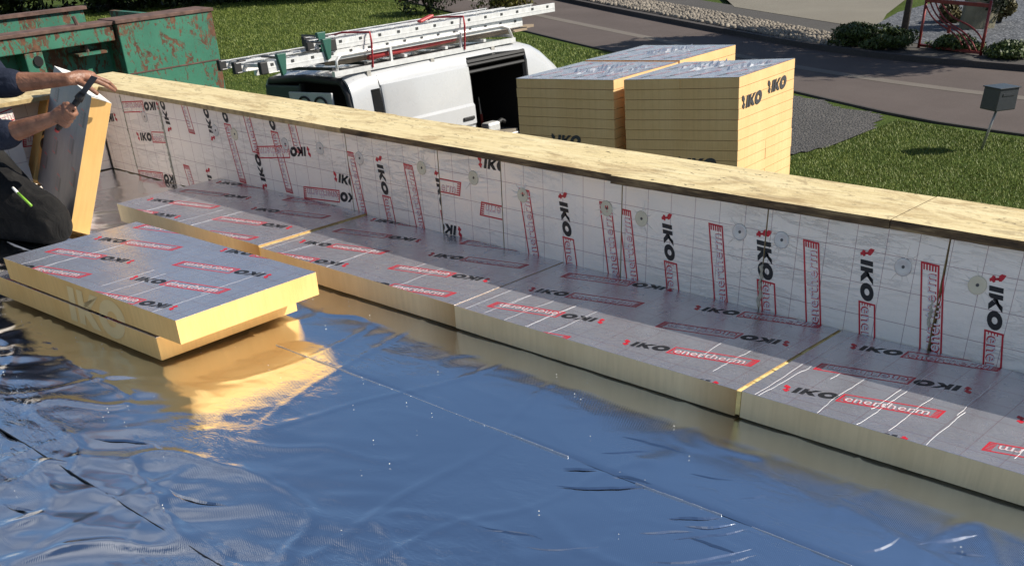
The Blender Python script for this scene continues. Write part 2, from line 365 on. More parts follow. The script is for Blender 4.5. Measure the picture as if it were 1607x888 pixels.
def fold(x, y, ang, L, w, h):
    n = 9; P = []; a = ang
    for k in range(n + 1):
        s = k / n; P.append((Vector((x, y, -.003)), math.sin(math.pi * s) ** .7)); a += rf.uniform(-.22, .22); x += math.cos(a) * L / n; y += math.sin(a) * L / n
    for (p, s), (q, t_) in zip(P, P[1:]):
        d = (q - p).normalized(); sd_ = Vector((-d.y, d.x, 0)); up = Vector((0, 0, 1)); sk = .35
        fm.poly([p - sd_ * w * s, q - sd_ * w * t_, q + sd_ * w * sk * t_ + up * h * t_, p + sd_ * w * sk * s + up * h * s]); fm.poly([p + sd_ * w * sk * s + up * h * s, q + sd_ * w * sk * t_ + up * h * t_, q + sd_ * w * t_, p + sd_ * w * s])
for k in range(24): fold(rf.uniform(-1.7, -.65), rf.uniform(1.5, 2.15), .70 + rf.gauss(0, .28), rf.uniform(.10, .28), rf.uniform(.003, .006), rf.uniform(.003, .005))
for k in range(7): fold(rf.uniform(-2.9, -1.7), rf.uniform(.75, 1.35), .5 + rf.gauss(0, .4), rf.uniform(.10, .26), rf.uniform(.004, .008), rf.uniform(.003, .0042))
tag(fm.build('foil_fold', M['membrane'], roof, True), kind='stuff')
cr = MB(); rnd = random.Random(3)
for k in range(110):
    x = rnd.uniform(-4.2, -.4); y = rnd.uniform(.7, 2.42); s = rnd.choice((.0005, .0006, .0008, .0011)); z = .004
    Mx = Matrix.Translation((x, y, z)) @ Matrix.Rotation(rnd.uniform(0, 6), 4, (rnd.random(), rnd.random(), 1)); cr.box(-s, s, -s, s, -s, s, 0, Mx)
tag(cr.build('foam_crumbs', M['white_crumb']), 'white foam crumbs scattered over the shiny roof membrane', 'foam crumbs', kind='stuff')

# ---------------------------------------------------------------- the row of boards laid along the parapet
YB = 2.757
ROWB = []
row = [(-5.03, -3.846, .012, .06, .14, 'first floor board at the far left end of the row, its left end uncovered', 5),
       (-3.834, -2.655, .005, .07, .16, 'second floor board, just behind the loose double stack, yellow gap on its left', 7),
       (-2.652, -1.464, .003, .10, .09, 'third floor board in the row, browned right end beside the open yellow joint', 9),
       (-1.448, -.250, .004, .08, .09, 'fourth floor board, right of the open yellow joint at the right of the photo', 11),
       (-.247, .950, .004, .08, .09, 'last floor board at the right edge, mostly out of frame', 5)]
for i, (xa, xb, z, c0, r0, lab, nc) in enumerate(row):
    L = xb - xa; bd = insulation_board(lab, ((xa + xb) / 2, YB, z), (0, 0, (.0, .004, -.002, .002, 0)[i]), L, .6, rows(L, .6, c0, r0, phase=1 if i == 2 else 0), creases=nc, seed=i + 1, group='floor boards laid along the parapet'); ROWB.append(bd)
JF = plain('joint foam', (.72, .56, .22), .8, 0, .25, 40, .004)
def joint(x, wd, z):
    m = MB(); n = 40; r = random.Random(int(-x * 100))
    for k in range(n):
        y0 = YB - .3 + .6 * k / n; h = z + r.uniform(-.002, .002); m.box(x - wd / 2, x + wd / 2, y0, y0 + .6 / n, .01, h)
    return m
for (bo_, x, wd, z) in ((ROWB[0], -3.840, .011, T + .004), (ROWB[2], -1.456, .0145, T - .001)):
    o = joint(x, wd, z).build('joint_foam', JF, bo_); o.matrix_parent_inverse = Matrix.Translation(bo_.location).inverted()
LB = [None, None]
LB[0] = insulation_board('loose board lying underneath, bottom one of the double stack on the shiny membrane', (-3.85, 1.884, .012), (0, 0, .028), 1.2, .6, rows(1.2, .6, .1, .17), mat='foam_cut', seed=11, group='two loose boards stacked on the membrane')
LB[1] = insulation_board('loose board lying on top of another, overhanging it towards the parapet', (-3.706, 1.893, .018 + T), (0, 0, .03), 1.2, .6, rows(1.2, .6, .07, .165, phase=1), mat='foam_cut', creases=8, seed=12, group='two loose boards stacked on the membrane')
GHOST = MB()
for pts, mi in IKO:
    if mi == 0: GHOST.poly([(u, v, 0) for u, v in pts], 0)
for k, (ux, vz) in enumerate(((-.10, T), (.0 - .244, 0))):      # one pale stencil shared by the two front faces
    me = print_mesh('print', [(ux, vz, 0, 'start')], (-.6, .6, .0, T - .001), GHOST, 3.1); me.materials.clear(); me.materials.append(M['ghost_ink'])
    link('print', me, None, LB[k], loc=(0, -.3012, 0), rot=(math.pi / 2, 0, 0))

# ---------------------------------------------------------------- parapets: core, insulation panels, coping boards, washers
def panel(parent, x0, x1, z0, z1, places, thick=.06, seed=0, skew=0.0):
    """local frame: u along the wall, v up, facing +w; the caller rotates the frame"""
    g = .0025; m = MB(); n = 6
    def e(v, s): return noise.noise(Vector((v * 14, s, seed))) * .002
    L = [(x0 + g + e(z0 + (z1 - z0) * k / n, 1) + skew * (1 - k / n), z0 + (z1 - z0) * k / n) for k in range(n + 1)]; R = [(x1 - g + e(z0 + (z1 - z0) * k / n, 2), z0 + (z1 - z0) * k / n) for k in range(n + 1)]
    ring = L[::-1] + R; N = len(ring)
    m.v += [(u, v, -thick) for u, v in ring] + [(u, v, -.0006) for u, v in ring]
    for i in range(N): m.f.append((i, (i + 1) % N, N + (i + 1) % N, N + i)); m.m.append(0)
    o = m.build('insulation_panel', M['foam'], parent)
    f = MB(); f.poly([(u, v, 0) for u, v in ring]); f.build('foil_facing', M['wallfoil'], o)
    if places: link('print', print_mesh('print', places, (x0 + g, x1 - g, z0, z1)), None, o, loc=(0, 0, .0004))
    return o
par = thing('parapet_wall', 'long low parapet with printed foil insulation and plywood coping crossing the picture', 'parapet wall')
MB().box(-6.49, 1.8, 3.125, 3.33, -2.7, .429).build('wall_core', M['render'], par)
face = empty('panel_frame', (0, 3.06, 0), (math.pi / 2, 0, 0)); face.parent = par      # u=x, v=z, facing -Y
D, U = -80, 100
zt = .428
panels = [(-6.19, -5.9, [(-6.0, .30, 190, 'start')]),
          (-5.9, -5.5, [(-5.813, .215, 5, 'start'), (-5.50, .40, 186, 'start'), (-5.46, .03, 184, 'start')]),
          (-5.5, -3.935, [(-5.437, .279, U, 'start'), (-5.22, .291, D, 'end'), (-5.352, .12, U, 'end'), (-5.022, .278, U, 'start'), (-5.144, .13, D, 'start'), (-4.822, .098, D, 'end'), (-4.629, .096, U, 'start'), (-4.426, .103, D, 'end'), (-4.30, .30, D, 'end'), (-4.209, .318, 187, 'start'), (-4.055, .227, -3, 'start'), (-4.309, .122, 184, 'end')]),
          (-3.935, -3.335, [(-3.918, .351, U, 'end'), (-3.72, .355, D, 'start'), (-3.527, .344, U, 'end'), (-3.345, .345, D, 'start')]),
          (-3.335, -2.975, [(-3.21, .285, 0, 'end'), (-3.10, .225, 180, 'end'), (-3.10, .405, 0, 'start'), (-3.22, .11, 180, 'start')]),
          (-2.975, -2.37, [(-2.854, .334, U, 'end'), (-2.657, .349, D, 'start'), (-2.447, .342, U, 'end')]),
          (-2.37, -1.77, [(-2.358, .332, U, 'end'), (-2.174, .344, D, 'start'), (-1.967, .34, U, 'end'), (-1.788, .351, D, 'start')]),
          (-1.77, -1.165, [(-1.775, .351, D, 'start'), (-1.605, .345, U, 'end'), (-1.415, .354, D, 'start'), (-1.21, .346, U, 'end')]),
          (-1.165, -.565, [(-1.195, .346, U, 'end'), (-1.012, .351, D, 'start'), (-.81, .345, U, 'end'), (-.62, .35, D, 'start')]),
          (-.565, .035, [(-.41, .345, U, 'end'), (-.22, .35, D, 'start')]), (.035, .635, [(.19, .345, U, 'end'), (.38, .35, D, 'start')]), (.635, 1.235, [(.79, .345, U, 'end'), (.98, .35, D, 'start')])]
for i, (a, b, pl) in enumerate(panels): panel(face, a, b, .004, zt, pl, seed=i, skew=(.012 if i == 8 else 0))
# the frame empty only turns the panels upright: bake it so the panels hang directly under the parapet
bpy.context.view_layer.update()
def adopt(frame, root):
    for ch in list(frame.children):
        mw = frame.matrix_basis @ ch.matrix_basis; ch.parent = root; ch.matrix_basis = mw
    bpy.data.objects.remove(frame)
adopt(face, par)
def coping(xa, xb, ya, yb, z0, z1, seed, parent=None, edge='plyedge', mitre=0, alongx=True, sag=0):
    m = MB(); n = 40; rng = []
    for k in range(n + 1):
        u = xa + (xb - xa) * k / n; f0 = ya + sag * k / n + noise.noise(Vector((u * 5, seed, 0))) * .004 + noise.noise(Vector((u * 30, seed, 0))) * .0012; rng.append((u, f0, yb + noise.noise(Vector((u * 4, seed, 4))) * .003))
    for k in range(n):
        (u0, a0, b0), (u1, a1, b1) = rng[k], rng[k + 1]
        if mitre and k == 0: u0b = u0 + mitre
        else: u0b = u0
        Q = lambda u, w, z: (u, w, z) if alongx else (w, u, z)
        ub0 = u0 + (mitre if k == 0 else 0); 
        m.poly([Q(u0, a0, z1), Q(u1, a1, z1), Q(u1, b1, z1), Q(ub0, b0, z1)], 0); m.poly([Q(u0, a0, z0), Q(ub0, b0, z0), Q(u1, b1, z0), Q(u1, a1, z0)], 1)
        m.poly([Q(u0, a0, z0), Q(u1, a1, z0), Q(u1, a1, z1), Q(u0, a0, z1)], 1); m.poly([Q(u1, b1, z0), Q(ub0, b0, z0), Q(ub0, b0, z1), Q(u1, b1, z1)], 1)
        if k == 0: m.poly([Q(u0, a0, z0), Q(u0, a0, z1), Q(ub0, b0, z1), Q(ub0, b0, z0)], 1)
        if k == n - 1: m.poly([Q(u1, a1, z1), Q(u1, a1, z0), Q(u1, b1, z0), Q(u1, b1, z1)], 1)
    return m.build('coping_board', [M['ply'], M[edge]], parent)
coping(-6.07, -3.92, 3.036, 3.362, .432, .4535, 1, par, 'plyedge_new', mitre=-.44, sag=-.012)
coping(-3.917, -2.375, 3.028, 3.345, .432, .456, 2, par, sag=-.012)
coping(-2.372, -1.342, 2.994, 3.333, .432, .459, 3, par, sag=.032)
coping(-1.339, .60, 3.028, 3.341, .432, .459, 4, par, sag=.03)
coping(.603, 1.80, 3.030, 3.341, .432, .459, 5, par)
def washer(parent, x, z, kind, k):
    Mw = Matrix.Translation((x, 3.06, z)) @ Matrix.Rotation(math.pi / 2, 4, 'X')
    m = MB(); n = 20; R = .0275
    prof = [(R, 0.0006), (R, .0022), (R - .003, .003), (.016, .0018), (.010, .0004), (.005, .0002)]
    for r, h in prof: m.v += [tuple(Mw @ Vector((r * math.cos(2 * math.pi * i / n), r * math.sin(2 * math.pi * i / n), h))) for i in range(n)]
    for j in range(len(prof) - 1):
        for i in range(n): m.f.append((j * n + i, j * n + (i + 1) % n, (j + 1) * n + (i + 1) % n, (j + 1) * n + i)); m.m.append(0)
    o = m.build('fixing_washer', M['steel' if kind == 's' else 'cream_plastic'], parent, True)
    s = MB(); s.tube([Mw @ Vector((0, 0, -.002)), Mw @ Vector((0, 0, .0012))], .005, 10); s.build('screw_head', M['screw'], o)
    # the foil puckers round each plate
    p = MB(); rr = random.Random(k)
    for q in range(9):
        a = rr.uniform(0, 6.28); l = rr.uniform(.015, .05); w = .0028; d = Vector((math.cos(a), math.sin(a), 0)); s_ = Vector((-d.y, d.x, 0))
        A = d * (R - .004); B = d * (R + l)
        p.poly([Mw @ (A - s_ * w + Vector((0, 0, .0005))), Mw @ (B + Vector((0, 0, .0005))), Mw @ (A + Vector((0, 0, .0028)))]); p.poly([Mw @ (A + Vector((0, 0, .0028))), Mw @ (B + Vector((0, 0, .0005))), Mw @ (A + s_ * w + Vector((0, 0, .0005)))])
    p.build('pucker', M['wallfoil'], o)
M['cream_plastic'] = plain('cream plastic plate', (.68, .62, .46), .5)
for k, (x, z, kd) in enumerate([(-1.06, .31, 'c'), (-1.29, .32, 's'), (-1.71, .33, 's'), (-1.87, .33, 's'), (-2.28, .31, 'c'), (-2.44, .322, 'c'), (-2.86, .31, 'c'), (-3.13, .34, 'c'), (-3.44, .34, 'c'), (-3.85, .33, 's'), (-4.13, .34, 's'), (-4.40, .33, 's'), (-4.82, .33, 'c'), (-4.99, .33, 's'), (-5.68, .33, 's'), (-.70, .32, 's'), (-.4, .32, 's')]):
    washer(par, x, z, kd, k)
def bead(parent, pts, r, seed):
    m = MB(); P = []; rr = random.Random(seed); R = []
    for i in range(len(pts) - 1):
        a = Vector(pts[i]); b = Vector(pts[i + 1]); n = max(2, int((b - a).length / .008))
        for k in range(n): P.append(a.lerp(b, k / n) + Vector((rr.uniform(-.004, .004), rr.uniform(-.002, .001), 0))); R.append(r * rr.uniform(.45, 1.5))
    m.tube(P, R, 6); m.build('foam_bead', M['pu'], parent, True)
bead(par, [(-5.5, 3.058, .40), (-5.505, 3.058, .02)], .0055, 1); bead(par, [(-1.772, 3.058, .24), (-1.77, 3.058, .09)], .006, 2); bead(par, [(-1.18, 3.058, .24), (-1.176, 3.058, .15)], .004, 3); bead(par, [(-5.9, 3.058, .42), (-5.9, 3.058, .03)], .0022, 4)

side = thing('side_parapet', 'short end parapet at the far left behind the worker, turning the corner', 'parapet wall')
MB().box(-6.47, -6.265, -1.6, 3.12, -2.7, .428).build('wall_core', M['render'], side)
sf = empty('panel_frame', (-6.2, 0, 0), (math.pi / 2, 0, math.pi / 2)); sf.parent = side      # u=y, v=z, facing +X
bpy.context.view_layer.update()
for i, (a, b, pl) in enumerate([(2.54, 3.055, [(3.02, .20, 176, 'start'), (2.80, .30, -65, 'start'), (3.2, .06, 182, 'end')]), (2.26, 2.535, [(2.30, .21, 20, 'start'), (2.60, .06, 108, 'end'), (2.20, .33, 10, 'start')]), (1.66, 2.255, [(1.8, .3, 14, 'start')]), (1.06, 1.655, []), (.46, 1.055, [])]):
    pp = panel(sf, a, b, .004, zt, pl, seed=30 + i, thick=.06 if i == 0 else .15)
    if i: pp.location = (0, 0, .09)
adopt(sf, side)
# coping of the end parapet, mitred into the long one
m = MB(); z0, z1 = .432, .452
P = [(-6.075, 3.034), (-6.515, 3.372), (-6.50, -1.6), (-6.06, -1.6)]
m.poly([(x, y, z1) for x, y in P]); m.poly([(x, y, z0) for x, y in P][::-1], 1)
for i in range(4): (xa, ya), (xb, yb) = P[i], P[(i + 1) % 4]; m.poly([(xa, ya, z1), (xa, ya, z0), (xb, yb, z0), (xb, yb, z1)], 1)
m.build('coping_board', [M['ply'], M['plyedge_new']], side)
for k, (y, z) in enumerate([(2.98, .32), (2.5, .33), (2.1, .33)]):
    s = MB(); n = 16; s.tube([(-6.1995, y, z), (-6.196, y, z)], .034, 18); s.build('fixing_washer', M['steel'], side)
# cut piece of board standing on end against the side parapet
off = thing('insulation_offcut', 'narrow offcut with sunlit yellow face and a black letter, behind the upright board', 'offcut', (-6.152, 2.545, .006), (-.5, 0, 0))
MB().box(-.044, .046, -.030, .030, 0.02, .47).build('foam_core', M['foam_cut'], off)
m = MB()
for pts, mi in IKO:
    if mi == 0: m.poly([(u, v, 0) for u, v in pts], 0)
m.build('print', M['black_ink'], off, loc=(.0468, -.002, .40), rot=(math.pi / 2, 0, math.pi / 2))
off.children[-1].rotation_euler = Matrix(((0, 0, 1), (0, 1, 0), (-1, 0, 0))).to_euler(); off.children[-1].scale = (1.25, 1.25, 1)

# the building under the roof
bld = thing('flat_roof_building', 'low building whose flat roof is being insulated', 'building')
MB().box(-6.46, 1.8, -1.58, 3.32, -2.72, -.31).build('wall', M['render'], bld)
# ---------------------------------------------------------------- the board the worker is cutting, held upright
def rotv(w):
    w = Vector(w); a = w.length; return Matrix.Rotation(a, 4, w / a)
HM = Matrix.Translation((-4.984, 2.170, .042)) @ rotv((-.262, .370, 1.220))      # x thickness, y length, z width
hb = thing('insulation_board', 'board held upright on its long edge by the worker, sunlit yellow cut end', 'insulation board')
hb.matrix_world = HM
HL = 1.19
m = MB(); n = 14
m.box(.0006, T - .0006 + .005, 0, HL, 0, .6); m.build('foam_core', M['foam_cut'], hb)
m = MB(); m.box(0, .0006, 0, HL, -.0005, .6005); m.build('foil_facing', M['facing_back_shaded'] if 'facing_back_shaded' in M else M['facing'], hb)
m = MB(); m.box(T + .0044, T + .005, 0, HL, -.0005, .6005); m.build('foil_facing', M['facing'], hb)
m = MB(); m.box(.0, T + .005, 0.0, HL, .6005, .6015); m.build('edge_film', M['crease_white'] if 'crease_white' in M else M['pale_ink'], hb)
# small print of the rear facing: framed table and lines of text
m = MB()
for (yy, zz) in [(.12, .45), (.30, .30), (.55, .40), (.12, .18), (.75, .22), (.95, .45), (.5, .08), (1.0, .1)]:
    s = .085
    for (a, b, c, d, mi) in [(0, s, 0, .005, 1), (0, s, .07, .075, 1)] + [(0, .002, .005, .07, 1), (s - .002, s, .005, .07, 1)] + [(s * k / 4, s * k / 4 + .0012, .005, .07, 0) for k in (1, 2, 3)] + [(.002, s, .005 + .016 * k, .0062 + .016 * k, 0) for k in (1, 2, 3)] + [(-.055, -.008, .004 + .0085 * k, .0085 + .0085 * k, 0) for k in range(8)]:
        m.poly([(-.0006, yy + a, zz + c), (-.0006, yy + b, zz + c), (-.0006, yy + b, zz + d), (-.0006, yy + a, zz + d)], mi)
m.build('print', [M['grey_ink'], M['red_ink']], hb)

# ================================================================ the ground beyond the roof
def gz(x, y):
    sm = lambda a, b, t: (lambda q: q * q * (3 - 2 * q))(max(0, min(1, (t - a) / (b - a))))
    return -2.40 - .23 * (1 - sm(-11.5, -7.5, x)) * (1 - sm(14.5, 19, y))
def soil():
    t = NT('lawn soil'); a = t.noise(1.1, 6, .65); b = t.noise(22, 4)
    col = t.ramp(a, (.3, (.035, .060, .010)), (.55, (.060, .095, .016)), (.75, (.10, .11, .03))); t.p(Base_Color=t.mix(.35, col, t.ramp(b, (.3, (.02, .035, .008)), (.7, (.08, .10, .03)))), Roughness=.95, Specular_IOR_Level=.1); t.bump(b, .7, .05); return t.m
M['soil'] = soil()
def asphalt(name, a, b, gr=90, bd=.004):
    t = NT(name); f = t.noise(.5, 6, .65); g = t.noise(gr, 3, .7)
    col = t.ramp(f, (.3, a), (.7, b)); col = t.mix(.3, col, t.ramp(g, (.3, tuple(c * .5 for c in a)), (.7, tuple(min(1, c * 1.6) for c in b)))); t.p(Base_Color=col, Roughness=.9, Specular_IOR_Level=.2); t.bump(g, .6, bd); return t.m
M['asphalt'] = asphalt('asphalt', (.075, .060, .054), (.110, .090, .082)); M['asphalt2'] = asphalt('old asphalt', (.060, .056, .052), (.085, .080, .074)); M['concrete'] = asphalt('pale path', (.155, .14, .115), (.20, .185, .15), 60)
M['kerbst'] = asphalt('kerb stone', (.045, .040, .038), (.08, .072, .068), 40); M['gutter'] = asphalt('gutter slab', (.12, .105, .09), (.17, .15, .13), 40)
def gravel(name, cols, sc_):
    t = NT(name); v = t.n('ShaderNodeTexVoronoi', i_Scale=sc_); t.t.links.new(t.co.outputs['Object'], v.inputs['Vector'])
    cs = t.n('ShaderNodeSeparateColor'); t.t.links.new(v.outputs['Color'], cs.inputs[0])
    col = t.ramp(cs.outputs[0], *[(k / (len(cols) - 1), c) for k, c in enumerate(cols)]); t.p(Base_Color=t.mix(.4, col, t.ramp(t.noise(.9, 4), (.3, cols[0]), (.7, cols[1]))), Roughness=.85); t.bump(v.outputs['Distance'], .9, -.03); return t.m
M['gravel'] = gravel('driveway gravel', [(.035, .033, .030), (.07, .065, .06), (.13, .12, .11)], 26); M['slate'] = gravel('slate chippings', [(.03, .034, .042), (.075, .082, .095), (.22, .23, .25)], 16)
def inside(P, x, y):
    c = False; j = len(P) - 1
    for i in range(len(P)):
        if (P[i][1] > y) != (P[j][1] > y) and x < (P[j][0] - P[i][0]) * (y - P[i][1]) / (P[j][1] - P[i][1]) + P[i][0]: c = not c
        j = i
    return c
# one ground sheet reaching the horizon, fine near the building
xs = [-300, -150, -80] + [-60 + 1.5 * i for i in range(54)] + [30, 60, 150, 300]; ys = [-200, -60, -20] + [-8 + 1.5 * i for i in range(46)] + [80, 150, 300]
V = [(x, y, gz(x, y) - .02) for y in ys for x in xs]; n = len(xs); F = [(j * n + i, j * n + i + 1, (j + 1) * n + i + 1, (j + 1) * n + i) for j in range(len(ys) - 1) for i in range(n - 1)]
me = bpy.data.meshes.new('ground'); me.from_pydata(V, [], F); me.update(); tag(link('ground', me, M['soil'], None, True), kind='structure')
def interp(pl, s):
    L = [0]
    for a, b in zip(pl, pl[1:]): L.append(L[-1] + math.dist(a, b))
    q = s * L[-1]
    for i in range(len(pl) - 1):
        if q <= L[i + 1] or i == len(pl) - 2:
            t = (q - L[i]) / (L[i + 1] - L[i]); return tuple(pl[i][k] + (pl[i + 1][k] - pl[i][k]) * t for k in range(2))
def smooth(pl, it=2):
    for _ in range(it): pl = [pl[0]] + [p for a, b in zip(pl, pl[1:]) for p in ((a[0] * .75 + b[0] * .25, a[1] * .75 + b[1] * .25), (a[0] * .25 + b[0] * .75, a[1] * .25 + b[1] * .75))] + [pl[-1]]
    return pl
near = smooth([(-60, 41), (-31, 28.2), (-20.8, 23.6), (-16.6, 21.9), (-11.1, 19.8), (-8.1, 18.5), (-6.1, 18.2), (2, 17.6), (40, 15)])
far = smooth([(-62, 49), (-34, 34.5), (-25.9, 30.3), (-18.2, 26.6), (-12.2, 24.0), (-8.4, 23.8), (2, 23.6), (42, 21)])
mid = smooth([(-61, 45), (-30, 29.7), (-23.5, 26.8), (-17.1, 24.1), (-11.7, 21.9), (-7.2, 21.0), (2, 20.4), (41, 18)])
def strip(name, A, B, dz, mat, n=80, kind='structure'):
    m = MB()
    for k in range(n):
        a0, a1, b0, b1 = interp(A, k / n), interp(A, (k + 1) / n), interp(B, k / n), interp(B, (k + 1) / n)
        m.poly([(*a0, -2.40 + dz), (*a1, -2.40 + dz), (*b1, -2.40 + dz), (*b0, -2.40 + dz)])
    return tag(m.build(name, M[mat]), kind=kind)
def shift(pl, d):
    out = []
    for i, p in enumerate(pl):
        a = pl[max(0, i - 1)]; b = pl[min(len(pl) - 1, i + 1)]; dx, dy = b[0] - a[0], b[1] - a[1]; L = math.hypot(dx, dy); out.append((p[0] - dy / L * d, p[1] + dx / L * d))
    return out
strip('road', near, far, -.004, 'asphalt'); strip('gutter_band', shift(mid, -.16), shift(mid, .16), .0, 'gutter')
def kerb(name, pl, w, h, mat):
    m = MB(); o = shift(pl, w); n = 90
    for k in range(n):
        a0, a1, b0, b1 = interp(pl, k / n), interp(pl, (k + 1) / n), interp(o, k / n), interp(o, (k + 1) / n); z0, z1 = -2.42, -2.40 + h
        m.poly([(*a0, z1), (*a1, z1), (*b1, z1), (*b0, z1)]); m.poly([(*a0, z0), (*a1, z0), (*a1, z1), (*a0, z1)]); m.poly([(*b1, z0), (*b0, z0), (*b0, z1), (*b1, z1)])
    tag(m.build(name, M[mat]), kind='structure')
kerb('far_kerb', far, .15, .11, 'kerbst'); kerb('near_kerb', shift(near, -.07), .07, .014, 'kerbst')
# pavement, pale path, slate bed and driveway as sheets above the ground
strip('pavement', shift(far, .15), shift(far, 3.2), .075, 'asphalt2')
def sheetpoly(name, P, z, mat, kind='structure'):
    m = MB(); m.poly([(x, y, z) for x, y in P]); return tag(m.build(name, M[mat]), kind=kind)
sheetpoly('pale_path', [(-19.5, 30.5), (-13.4, 27.6), (-14.6, 30.5), (-17.0, 38), (-27, 45), (-29, 42)], -2.318, 'concrete')
sheetpoly('slate_bed', [(-13.3, 26.2), (-8, 25.2), (2, 25), (20, 26), (20, 45), (-15, 45), (-14.5, 31)], -2.314, 'slate')
GP = [(-16.3, 21.2), (-11.1, 19.55), (-8.7, 18.5), (-8.35, 17.6), (-8.2, 16.4), (-8.6, 15.2), (-8.2, 10), (-7.5, 4), (-12, 4), (-13.5, 12), (-15, 17)]
m = MB(); q = .11; ix = int(10 / q); idx = {}
for i in range(int(10 / q)):
    for j in range(int(18 / q)):
        x, y = -17 + i * q, 3.8 + j * q
        wob = .35 * noise.noise(Vector((x, y, 3)))
        if inside(GP, x + q / 2 + wob, y + q / 2 + wob): m.poly([(a, b, gz(a, b) - .012) for a, b in ((x, y), (x + q, y), (x + q, y + q), (x, y + q))])
tag(m.build('gravel_driveway', M['gravel'], None, True), kind='structure')
# cobbles laid in the verge strip between kerb and pavement
rnd = random.Random(5)
cobs = []
for k in range(5):
    m = MB(); n = 7
    for j, (r, h) in enumerate(((1.0, 0), (.92, .5), (.62, .85), (.0, 1.0))):
        m.v += [(r * math.cos(6.283 * i / n) * rnd.uniform(.85, 1.1), r * math.sin(6.283 * i / n) * rnd.uniform(.85, 1.1), h) for i in range(n)]
    for j in range(3):
        for i in range(n): m.f.append((j * n + i, j * n + (i + 1) % n, (j + 1) * n + (i + 1) % n, (j + 1) * n + i)); m.m.append(0)
    cobs.append(m.mesh('cobble'))
M['cobble'] = plain('cobble stone', (.22, .19, .15), .8, 0, .45, 2.3, .01)
for c in cobs: c.materials.append(M['cobble']); c.polygons.foreach_set('use_smooth', [True] * len(c.polygons))
verge = sheetpoly('cobble_verge', [(-26, 30.75), (-21.5, 28.6), (-18.1, 27.0), (-12.9, 24.45), (-12.3, 25.6), (-17.6, 28.3), (-21.0, 30.0), (-25.2, 31.9)], -2.312, 'kerbst')
A = [(-26, 30.75), (-21.5, 28.6), (-18.1, 27.0), (-12.9, 24.55)]; B = [(-25.2, 31.9), (-21.0, 30.0), (-17.6, 28.3), (-12.3, 25.6)]
bigm = MB(); cnt = 0; allc = []
for i in range(118):
    for j in range(9):
        s = (i + .5 * (j % 2) + rnd.uniform(-.3, .3)) / 118; t = (j + .5 + rnd.uniform(-.3, .3)) / 9
        a = interp(A, max(0, min(1, s))); b = interp(B, max(0, min(1, s))); allc.append((a[0] + (b[0] - a[0]) * t, a[1] + (b[1] - a[1]) * t, rnd.uniform(.045, .085), rnd.uniform(.045, .075), rnd.uniform(0, 6)))
allc.sort(key=lambda c: math.hypot(c[0], c[1]))
for k, (x, y, sx, sy, a) in enumerate(allc):
    if k < 260:
        o = bpy.data.objects.new('cobble', cobs[k % 5]); C.objects.link(o); o.parent = verge; o.location = (x, y, -2.315); o.rotation_euler = (0, 0, a); o.scale = (sx, sy, .06)
    else:
        Mx = Matrix.Translation((x, y, -2.315)) @ Matrix.Rotation(a, 4, 'Z') @ Matrix.Diagonal((sx, sy, .06, 1)); src = cobs[k % 5]; b0 = len(bigm.v)
        bigm.v += [tuple(Mx @ v.co) for v in src.vertices]; bigm.f += [tuple(b0 + q for q in p.vertices) for p in src.polygons]; bigm.m += [0] * len(src.polygons)
tag(bigm.build('cobbles', M['cobble'], verge, True), kind='stuff')

# ---------------------------------------------------------------- grass
def grassmat(name, a, b, c):
    t = NT(name); f = t.noise(.8, 4); g = t.noise(9, 2)
    t.p(Base_Color=t.mix(.45, t.ramp(f, (.3, tuple(q * .7 for q in a)), (.7, b)), t.ramp(g, (.3, a), (.75, c))), Roughness=.55, Specular_IOR_Level=.3); return t.m
M['grass'] = grassmat('grass blades', (.105, .150, .018), (.155, .205, .03), (.27, .27, .07))
def grass(name, label, P, n, h, wd, seed, holes=()):
    r = random.Random(seed); x0 = min(p[0] for p in P); x1 = max(p[0] for p in P); y0 = min(p[1] for p in P); y1 = max(p[1] for p in P); V = []; F = []
    while len(F) < n:
        x = r.uniform(x0, x1); y = r.uniform(y0, y1)
        if not inside(P, x, y) or any(inside(q, x, y) for q in holes): continue
        d = .6 + .8 * noise.noise(Vector((x * .7, y * .7, seed)))
        if r.random() > .5 + d * .5: continue
        a = r.uniform(0, 6.283); l = h * r.uniform(.5, 1.25); ln = r.uniform(.1, .9) * l; z = gz(x, y) - .022; b = len(V); ca, sa = math.cos(a), math.sin(a); w_ = wd * r.uniform(.7, 1.3)
        V += [(x - sa * w_, y + ca * w_, z), (x + sa * w_, y - ca * w_, z), (x + ca * ln, y + sa * ln, z + l)]; F.append((b, b + 1, b + 2))
    me = bpy.data.meshes.new(name); me.from_pydata(V, [], F); me.update(); return tag(link(name, me, M['grass']), label, 'grass', kind='stuff')
grass('lawn_grass', 'short green lawn in front of the mailbox', [(-8.55, 14.6), (-8.25, 16.4), (-8.3, 17.6), (-8.3, 18.35), (-6.1, 17.95), (2, 17.3), (2, 9), (-8.3, 9)], 190000, .036, .0048, 1)
grass('lawn_grass', 'long green lawn behind the van and the ladders', [(-42, 31), (-31, 27.7), (-20.8, 23.3), (-16.6, 21.6), (-15, 17), (-14, 11), (-22, 8), (-46, 14)], 190000, .05, .0085, 2)
